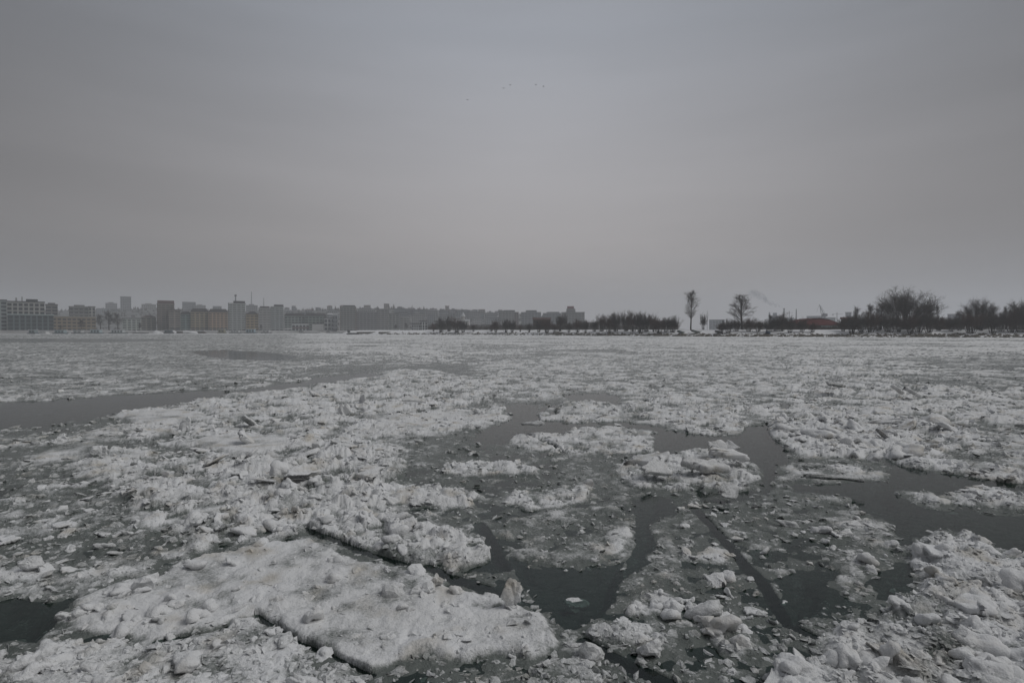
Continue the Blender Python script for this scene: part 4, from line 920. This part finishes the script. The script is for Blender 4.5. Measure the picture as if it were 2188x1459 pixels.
# hillside blocks (farther, hazier): x0, x1, top row
HB_ = [(226,251,648.5,1080),(258,281,634.5,1060),(303,334,651,1090),(206,230,660,1000),(336,362,656,1120),(390,419,646,1150),(416,440,653,1150),(455,474,655,1150),(526,551,653,980),(640,672,668,900),(765,802,660.5,880),(842,868,660,1000),(868,884,662,1000),(884,912,662,990),(905,935,664,980),(938,960,664,980),(962,976,662,1000),(976,1000,665,990),(1000,1025,666,960),(1026,1034,669,940),(1036,1062,671,900),(845,872,669,860),(880,905,671,850),(914,930,672,860),(940,958,673,850),(1040,1066,680,790),(1010,1030,681,800),(1250,1262,690,900),(700,722,663,1000),(1086,1098,676,860)]
for i, (x0, x1, yt, Y) in enumerate(HB_):
    X = at((x0 + x1) / 2, HOR, Y).x; zb = float(hill_z(np.array([X]), np.array([Y]))[0]) - 2.5
    c = [(.34,.34,.35), (.28,.29,.30), (.38,.37,.36), (.31,.33,.34)][i % 4]
    lab = 'slender far tower rising above the hill at left' if i == 1 else 'hazy far block on the left hill, %s' % ['leftmost of them', '', 'left of the brown tower', 'low behind the dark trees', 'peeping behind the brown tower', 'tallest behind the ochre terrace', 'low behind the ochre terrace', 'just left of the white tower', 'between white tower and striped blocks'][i] if i < 9 else 'hazy apartment block on the far hillside, %s of the right-hand hill group' % ordn(i - 8)
    n = max(3, int((at(0, yt, Y).z - zb) / 3.1)); bld('hillside_block', x0, x1, yt, Y, 18, n, c, lab, zb=zb, bays=max(2, int((x1 - x0) / 4)), group='hazy blocks on the hill', top=[(.25, .7, 2.0, c)] if i % 2 == 0 else None)
hr = random.Random(12); placed = []; cnt = 0
while cnt < 58:
    px = hr.uniform(600, 1075); Y = hr.uniform(830, 1120); X = at(px, HOR, Y).x; zb = float(hill_z(np.array([X]), np.array([Y]))[0]) - 1.0
    w = hr.uniform(8, 15); yt = HOR - (zb + hr.uniform(6, 11) - CAMH) / Y * FPX
    if any(abs(px - q[0]) < (w + q[1]) * .5 and abs(Y - q[2]) < 26 for q in placed): continue
    placed.append((px, w, Y)); cnt += 1
placed.sort()
for i, (px, w, Y) in enumerate(placed):
    X = at(px, HOR, Y).x; zb = float(hill_z(np.array([X]), np.array([Y]))[0]) - 1.0; yt = HOR - (zb + hr.uniform(7, 12) - CAMH) / Y * FPX
    c = hr.choice([(.46,.46,.47), (.40,.38,.35), (.30,.31,.33), (.52,.52,.52), (.36,.30,.26)])
    bld('hillside_house', px - w / 2, px + w / 2, yt, Y, 12, 3, c, 'small hazy house on the far hillside, %s from the left' % ordn(i + 1), 'house', roof=hr.choice(['flat', 'gable', 'hip']), roofcol=hr.choice([(.10,.09,.09), (.5,.5,.52), (.16,.09,.08)]), zb=zb, bays=3, group='small houses on the hillside')
def hill_wood(n, seed):
    g = random.Random(seed); seg = []
    for _ in range(n):
        px = g.uniform(-150, 1250); Y = g.uniform(820, 1190); X = at(px, HOR, Y).x; z = float(hill_z(np.array([X]), np.array([Y]))[0]) - .5; h = g.uniform(2.5, 6) * (1.8 if g.random() < .04 else 1)
        p = Vector((X, Y, z)); seg.append((p, p + Vector((0, 0, h)), .8 + .12 * h, .05))
        for _ in range(4): q = p + Vector((g.gauss(0, 1.6), 0, 0)); seg.append((q, q + Vector((g.gauss(0, 1.2), 0, h * g.uniform(.5, .95))), .5, .08))
    V, F = tubes(seg, 4); return mesh_np('hillside_wood', V, F, False)
tag(link('hillside_wood', hill_wood(1700, 5), M_TWIG), 'dark leafless trees massed between the houses on the far hill', 'wood', kind='stuff')
# far right
bld('apartment_block', 1515, 1548, 684, 800, 20, 6, (.24,.26,.28), 'hazy low block right of the tall slim tree', zb=3.0)
bld('factory', 1642, 1672, 676, 900, 24, 7, (.20,.22,.25), 'hazy bluish factory block behind the middle thicket', zb=3.0, top=[(.3,.6,5,(.2,.22,.25)), (.0,.1,6,(.2,.22,.25))])
bld('factory', 1670, 1696, 680, 900, 24, 6, (.22,.24,.27), 'hazy factory wing behind the thin mast', zb=3.0)
bld('factory', 1723, 1764, 676, 950, 24, 7, (.27,.30,.33), 'pale hazy block behind the port crane', zb=3.0)
bld('factory', 1764, 1785, 679, 960, 24, 6, (.22,.24,.24), 'hazy grey-green block right of the port crane', zb=3.0)
bld('factory', 1806, 1819, 668, 800, 18, 10, (.22,.22,.24), 'hazy tower left of the brown-roofed house', zb=3.0)
bld('apartment_block', 2024, 2060, 672, 700, 20, 10, (.20,.20,.24), 'bluish block in the gap right of the huge willow', zb=3.0)
bld('apartment_block', 2088, 2110, 678, 720, 20, 9, (.22,.25,.27), 'bluish block behind the bushy tree at right', zb=3.0)
bld('brown_house', 1797, 1830, 677, 268, 10, 2, (.12,.09,.08), 'brown house with a dark red peaked roof beside the hall', 'house', roof='gable', roofcol=(.09,.035,.03), zb=3.0)
bld('brick_house', 1996, 2030, 689, 262, 10, 2, (.13,.09,.08), 'small brick house right of the huge willow', 'house', roof='gable', roofcol=(.09,.05,.045), zb=3.0)
# red-roofed hall
hl = empty('red_roofed_hall', at(1742, HOR, 275)); hl.location.z = 3.0; tag(hl, 'long hall with a curved dark red roof on the bank', 'hall'); k_ = 275 / FPX
prof = [(-57, 697), (-40, 692), (-25, 686), (-5, 681.5), (8, 680.5), (25, 683), (40, 688), (52, 692)]
m_ = MB(); Vv = []
for (dx, y) in prof: z = (HOR - y) * k_ + CAMH - 3; Vv += [(dx * k_, -1, z), (dx * k_, 14, z), (dx * k_, 14, z + .25), (dx * k_, -1, z + .25)]
n_ = len(prof); m_.add(Vv, [(i*4+j, (i+1)*4+j, (i+1)*4+(j+1) % 4, i*4+(j+1) % 4) for i in range(n_-1) for j in range(4)] + [(0,1,2,3), tuple((n_-1)*4+q for q in (3,2,1,0))]).build('roof', mat('red_roofing', (.105, .030, .027), .9, .1, .3, .6), hl)
MB().add([(dx * k_, .2, (HOR - y) * k_ + CAMH - 3 - .02) for dx, y in prof] + [(52 * k_, .2, 0), (-57 * k_, .2, 0)], [tuple(range(n_ + 2))[::-1]]).build('front_wall', paint((.10, .075, .06)), hl)
rs_ = MB()
rs_.add([(dx * k_, -.02, (HOR - y) * k_ + CAMH - 3 + .3) for dx, y in prof] + [(dx * k_ * 1.02, -5.5, (HOR - 695.5) * k_ + CAMH - 3 + (.15 if y < 695 else -.1)) for dx, y in prof], [(i, n_ + i, n_ + i + 1, i + 1) for i in range(n_ - 1)]).build('roof_slope', bpy.data.materials['red_roofing'], hl)
MB().box(-52 * k_, 48 * k_, -5.0, -4.7, 0, (HOR - 696) * k_ + CAMH - 3.2).build('porch_wall', paint((.10, .075, .06)), hl)
MB().box(0, 44 * k_, -5.25, -5.05, (HOR - 697) * k_ - .9, (HOR - 697) * k_ - .35).build('pale_band', paint((.45, .48, .48)), hl)
MB().box(-54 * k_, 50 * k_, 13, 13.4, 0, 1.2).build('rear_wall', paint((.10, .075, .06)), hl)

# masts, chimney, cranes
def mast(px, yt, Y, r, label, zb=3.0, n=6, cat='mast', r1=None):
    p = at(px, HOR, Y); H = at(px, yt, Y).z - zb; o = empty('lattice_mast', (p.x, Y, zb)); tag(o, label, cat)
    m = MB()
    for a in range(3):
        t = a * 2.094; m.tube((r * 2.2 * math.cos(t), r * 2.2 * math.sin(t), 0), (r * .6 * math.cos(t), r * .6 * math.sin(t), H), r * .55, r * .4, 4)
    m.build('leg_frame', M_STEEL, o); b = MB()
    for k in range(n): z = H * (k + .5) / n; q = r * (2.2 - 1.6 * (k + .5) / n); b.box(-q, q, -q * .6, q * .6, z, z + r * .6)
    b.build('bracing', M_STEEL, o); return o
mst = mast(504, 629, 645, .35, 'dark roof mast on top of the white tower block', zb=at(504, 649, 645).z + .7); MB().box(-.9, .9, -.9, .9, at(504, 633, 645).z - mst.location.z, at(504, 630, 645).z - mst.location.z).build('antenna_head', M_STEEL, mst)
mast(538, 623, 1150, .5, 'thin hazy transmitter mast behind the white tower, left of two', zb=40)
mast(564, 636, 1150, .45, 'thin hazy transmitter mast behind the striped blocks, right of two', zb=38)
mast(1701, 660, 600, .4, 'thin mast right of the smoking chimney')
mast(1511, 664, 500, .12, 'faint thin pole right of the tall slim tree')
mast(881, 652, 1000, .4, 'short mast on the far hillside skyline', zb=35)
cp = at(1675, HOR, 950); cht = at(1675, 659, 950).z
cho = empty('factory_chimney', (cp.x, 950, 3)); tag(cho, 'tall factory chimney trailing smoke behind the bank', 'chimney')
shf = MB().tube((0, 0, 0), (0, 0, cht - 3), 1.7, 1.1, 12).build('shaft', paint((.20, .20, .21)), cho, True); MB().tube((0, 0, cht - 5), (0, 0, cht - 2.9), 1.35, 1.4, 12).build('rim', M_ROOF, shf)
def crane(px, Y, pts, label):
    o = empty('port_crane', at(px, HOR, Y)); o.location.z = 3; tag(o, label, 'crane'); k = Y / FPX
    P = lambda dx, y: (dx * k, 0, (HOR - y) * k + CAMH - 3)
    for nm, a, b, r in pts: MB().tube(P(*a), P(*b), r, r * .8, 5).build(nm, M_STEEL, o)
    MB().box(8 * k, 16 * k, -2, 2, P(0, 676)[2], P(0, 670)[2]).build('cabin', M_STEEL, o)
crane(1750, 700, [('jib', (11, 674), (0, 651), .42), ('jib', (6, 680), (1, 652), .38), ('hook_cable', (0, 651), (-6, 668), .12), ('tower', (12, 697), (12, 674), .8), ('stay', (14, 672), (3, 653), .2)], 'slanting port crane behind the red-roofed hall')
def tcrane(px, yt, Y, jl, jr, label):
    o = empty('tower_crane', at(px, HOR, Y)); o.location.z = 3; tag(o, label, 'crane'); k = Y / FPX; z = (HOR - yt) * k + CAMH - 3
    MB().tube((0, 0, 0), (0, 0, z + 3), .55, .55, 4).build('tower', M_STEEL, o); MB().tube((jl * k, 0, z), (jr * k, 0, z), .35, .3, 4).build('jib', M_STEEL, o); MB().box(jl * k, jl * k + 2, -.8, .8, z - 2, z - .4).build('counterweight', M_CONC, o)
tcrane(1686, 668, 1000, -6, 8, 'faint tower crane just left of the thin mast')
tcrane(1788, 671, 1000, -10, 12, 'faint tower crane right of the port crane')

# quayside trees and boats
for i, (px, yt, Y, w, l) in enumerate([(175,682,520,1.3,'dark leafless tree clump in front of the long ochre building'), (215,672,530,1.1,'leftmost of the three big dark trees on the left quay'), (233,664,535,1.2,'tallest of the three big dark trees on the left quay'), (252,668,535,1.1,'rightmost of the three big dark trees on the left quay'), (298,690,560,1.2,'small dark tree before the pale greenish house'), (130,694,500,1.3,'low dark tree at the foot of the dark glass wing'), (558,694,640,1.2,'small dark tree at the foot of the dark-windowed block'), (845,693,560,1.3,'dark leafless tree at the near end of the snowy point'), (868,690,560,1.2,'dark leafless tree left of the low white house'), (1205,672,400,.55,'dark pointed evergreen-like tree before the hotel')]):
    plant('bare_tree', 'round' if i != 9 else 'shrub', 7 + i % 3 if i != 9 else 22, px, yt, Y, l, 'tree', 3.1, w)
def boat(px0, px1, yt, Y, hullc, cabc, label, kind='cabin'):
    if Y > 450: Y = quay_depth((px0 + px1) / 2) - 4.5
    p = at((px0 + px1) / 2, HOR, Y); L = (px1 - px0) / FPX * Y * .8; H = at(0, yt, Y).z - .5; hullc = tuple(c * 1.8 for c in hullc); cabc = tuple(min(.7, c * 1.7) for c in cabc)
    o = empty('moored_boat', (p.x, Y, -.3)); tag(o, label, 'boat', 'boats and pontoons moored along the quay'); hh = min(.9, H * .28)
    hull_mesh('hull', L, 5, hh + .3, .2).build('hull', paint(hullc, .6), o)
    if kind != 'barge':
        c0, c1 = -L * .36, L * .28
        cb = MB().box(c0, c1, -1.7, 1.7, hh + .32, H).build('cabin', paint(cabc, .6), o); MB().box(c0 - .4, c1 + .4, -1.9, 1.9, H + .02, H + .3).build('cabin_roof', paint((.6, .62, .64)), cb)
        n = max(2, int((c1 - c0) / 2.4))
        for i in range(n): x = c0 + (c1 - c0) * (i + .5) / n; MB().box(x - .5, x + .5, -1.76, -1.66, hh + .9, H - .7).build('window', M_GLASS, cb)
    else:
        MB().box(-L * .42, L * .3, -1.9, 1.9, hh + .4, hh + .9).build('cargo_cover', paint((.55, .56, .58)), o); MB().box(-L * .45, -L * .3, -1.4, 1.4, hh + .92, hh + 2.2).build('wheelhouse', paint(cabc), o)
BT = [(60,84,703,478,(.06,.08,.09),(.14,.18,.19),'dark long pontoon below the dark glass wing',''),(84,108,706,480,(.5,.5,.48),(.55,.53,.5),'small white boat at the left end of the quay','' ),(112,150,703.5,484,(.06,.08,.09),(.22,.29,.31),'grey-blue pontoon house right of the small white boat',''),(152,186,704,500,(.07,.075,.08),(.35,.36,.36),'pale flat pontoon below the ochre building',''),(188,226,702.5,505,(.07,.09,.1),(.25,.32,.34),'blue-grey pontoon house below the three dark trees',''),(230,278,703,520,(.06,.08,.08),(.34,.37,.37),'long pale-roofed pontoon right of the dark trees',''),(282,322,705,540,(.05,.05,.05),(.3,.3,.3),'dark flat barge before the beige house','barge'),(348,374,704,560,(.04,.045,.05),(.07,.09,.1),'dark boat between two snow heaps below the brown tower',''),(376,393,706,565,(.05,.045,.04),(.1,.09,.08),'small dark boat right of the snow heaps',''),(418,444,706.5,580,(.07,.05,.045),(.09,.07,.06),'brownish tug lying in the ice before the ochre terrace',''),(463,487,702.5,590,(.09,.09,.06),(.17,.16,.1),'olive boat before the orange-tinged terrace',''),(488,520,704,600,(.06,.07,.08),(.4,.42,.43),'white cabin boat below the white tower',''),(520,554,701.5,605,(.06,.08,.1),(.2,.28,.32),'blue two-deck boat right of the white tower foot',''),(556,584,704,610,(.05,.05,.055),(.4,.4,.4),'grey boat below the dark-windowed block',''),(632,690,706,640,(.05,.05,.05),(.1,.1,.1),'long dark barge below the colonnaded pavilion','barge'),(692,740,706.5,650,(.05,.05,.05),(.1,.1,.1),'long dark barge left of the snowy point','barge')]
for b_ in BT: boat(*b_)
boat(739, 770, 704.5, 398, (.035, .035, .035), (.05, .05, .05), 'dark flat hulk lying at the tip of the snowy point', 'barge')
for i, (px, Y, l) in enumerate([(341, 548, 'snow heap on the quay left of the dark boat'), (372, 556, 'snow heap on the quay between the dark boats'), (404, 566, 'long snow heap on the quay before the teal-green house')]):
    Y = quay_depth(px) - 1; p = at(px, HOR, Y); V, F = lump(np.random.default_rng(60 + i), 3, 8, .1, (5.5 if i < 2 else 9, 3, 2.8)); V[:, 2] = np.maximum(V[:, 2], -.2)
    o = link('snow_heap', mesh_np('snow_heap', V, F), M_SNOW); o.location = (p.x, Y - 2, .2); tag(o, l, 'snow heap', 'snow heaps on the quay')

# birds
def bird(px, py, Y, rz, flap, label):
    o = empty('flying_bird', at(px, py, Y), rz); o.scale = (.85, .85, .85); tag(o, label, 'bird', 'birds high over the river'); m = mat('dark_plumage', (.03, .03, .032), .8)
    V, F = ICO[2]; b = link('body', mesh_np('body', V * np.array([.34, .11, .10]), F), m, o)
    for sy in (-1, 1):
        MB().add([(.16, 0, .03), (-.12, 0, .03), (-.16, sy * .38, .03 + flap * .22), (.08, sy * .38, .03 + flap * .22), (-.14, sy * .72, .03 + flap * .12), (.16, 0, .0), (-.12, 0, .0), (-.16, sy * .38, flap * .22), (.08, sy * .38, flap * .22)], [(0, 1, 2, 3), (3, 2, 4), (5, 8, 7, 6), (8, 4, 7), (0, 3, 8, 5), (1, 6, 7, 2), (3, 4, 8), (2, 7, 4)]).build('wing', m, o)
    MB().add([(-.28, -.04, .02), (-.28, .04, .02), (-.52, .12, .02), (-.52, -.12, .02), (-.28, 0, .05)], [(0, 1, 2, 3), (0, 4, 1), (1, 4, 2), (2, 4, 3), (3, 4, 0)]).build('tail', m, o)
for i, (px, py, l) in enumerate([(999,214,'lowest dark bird of the flock, at its left'), (1076,189,'dark bird just lower left of another near the middle of the flock'), (1090,182,'dark bird at the upper left of the flock'), (1145,182,'widest winged dark bird right of centre in the flock'), (1161,185,'dark bird at the right end of the flock'), (1346,225,'tiny bird alone far to the right of the flock')]):
    bird(px, py, 235 if i != 5 else 340, 1.3 + .4 * i, .6 - .5 * (i % 3), l)

# smoke from the chimney, and the winter haze
def volume(name, col, dens, noise=None, aniso=0.0):
    m = bpy.data.materials.new(name); m.use_nodes = True; t = m.node_tree
    for n in list(t.nodes): t.nodes.remove(n)
    o = t.nodes.new('ShaderNodeOutputMaterial'); v = t.nodes.new('ShaderNodeVolumePrincipled')
    v.inputs['Color'].default_value = (*col, 1); v.inputs['Density'].default_value = dens; v.inputs['Anisotropy'].default_value = aniso
    if noise:
        co = t.nodes.new('ShaderNodeTexCoord'); n = t.nodes.new('ShaderNodeTexNoise'); n.inputs['Scale'].default_value = noise; n.inputs['Detail'].default_value = 2; t.links.new(co.outputs['Object'], n.inputs['Vector'])
        r = t.nodes.new('ShaderNodeMapRange'); r.inputs[1].default_value = .40; r.inputs[2].default_value = .75; r.inputs[4].default_value = dens * 2; t.links.new(n.outputs['Fac'], r.inputs[0]); t.links.new(r.outputs[0], v.inputs['Density'])
    t.links.new(v.outputs[0], o.inputs['Volume']); return m
sp = [(1675, 659, 1.0), (1668, 656, 2.2), (1655, 652, 3.6), (1640, 644, 5.0), (1626, 634, 6.5), (1612, 627, 7.5), (1600, 624, 4.5)]
V = []; n_ = 10
for (px, py, r) in sp:
    c = at(px, py, 950)
    for k in range(n_): t = 2 * math.pi * k / n_; V.append((c.x + r * .5 * math.cos(t), 950 + r * math.sin(t), c.z + r * (.8 * math.cos(t))))
F = [(i*n_+k, (i+1)*n_+k, (i+1)*n_+(k+1) % n_, i*n_+(k+1) % n_) for i in range(len(sp)-1) for k in range(n_)] + [tuple(range(n_))[::-1], tuple((len(sp)-1)*n_+k for k in range(n_))]
tag(MB().add(V, F).build('smoke', volume('chimney_smoke', (.40, .43, .47), .06, .16), None, True, True), 'faint dark smoke drifting left from the factory chimney', 'smoke', kind='stuff')
tag(MB().box(-2450, 2450, -80, 3050, -2.5, 170).build('haze', volume('winter_haze', (.93, .96, 1.0), 0.00048), None, False, True), 'thin winter haze over river and city', 'haze', kind='stuff')
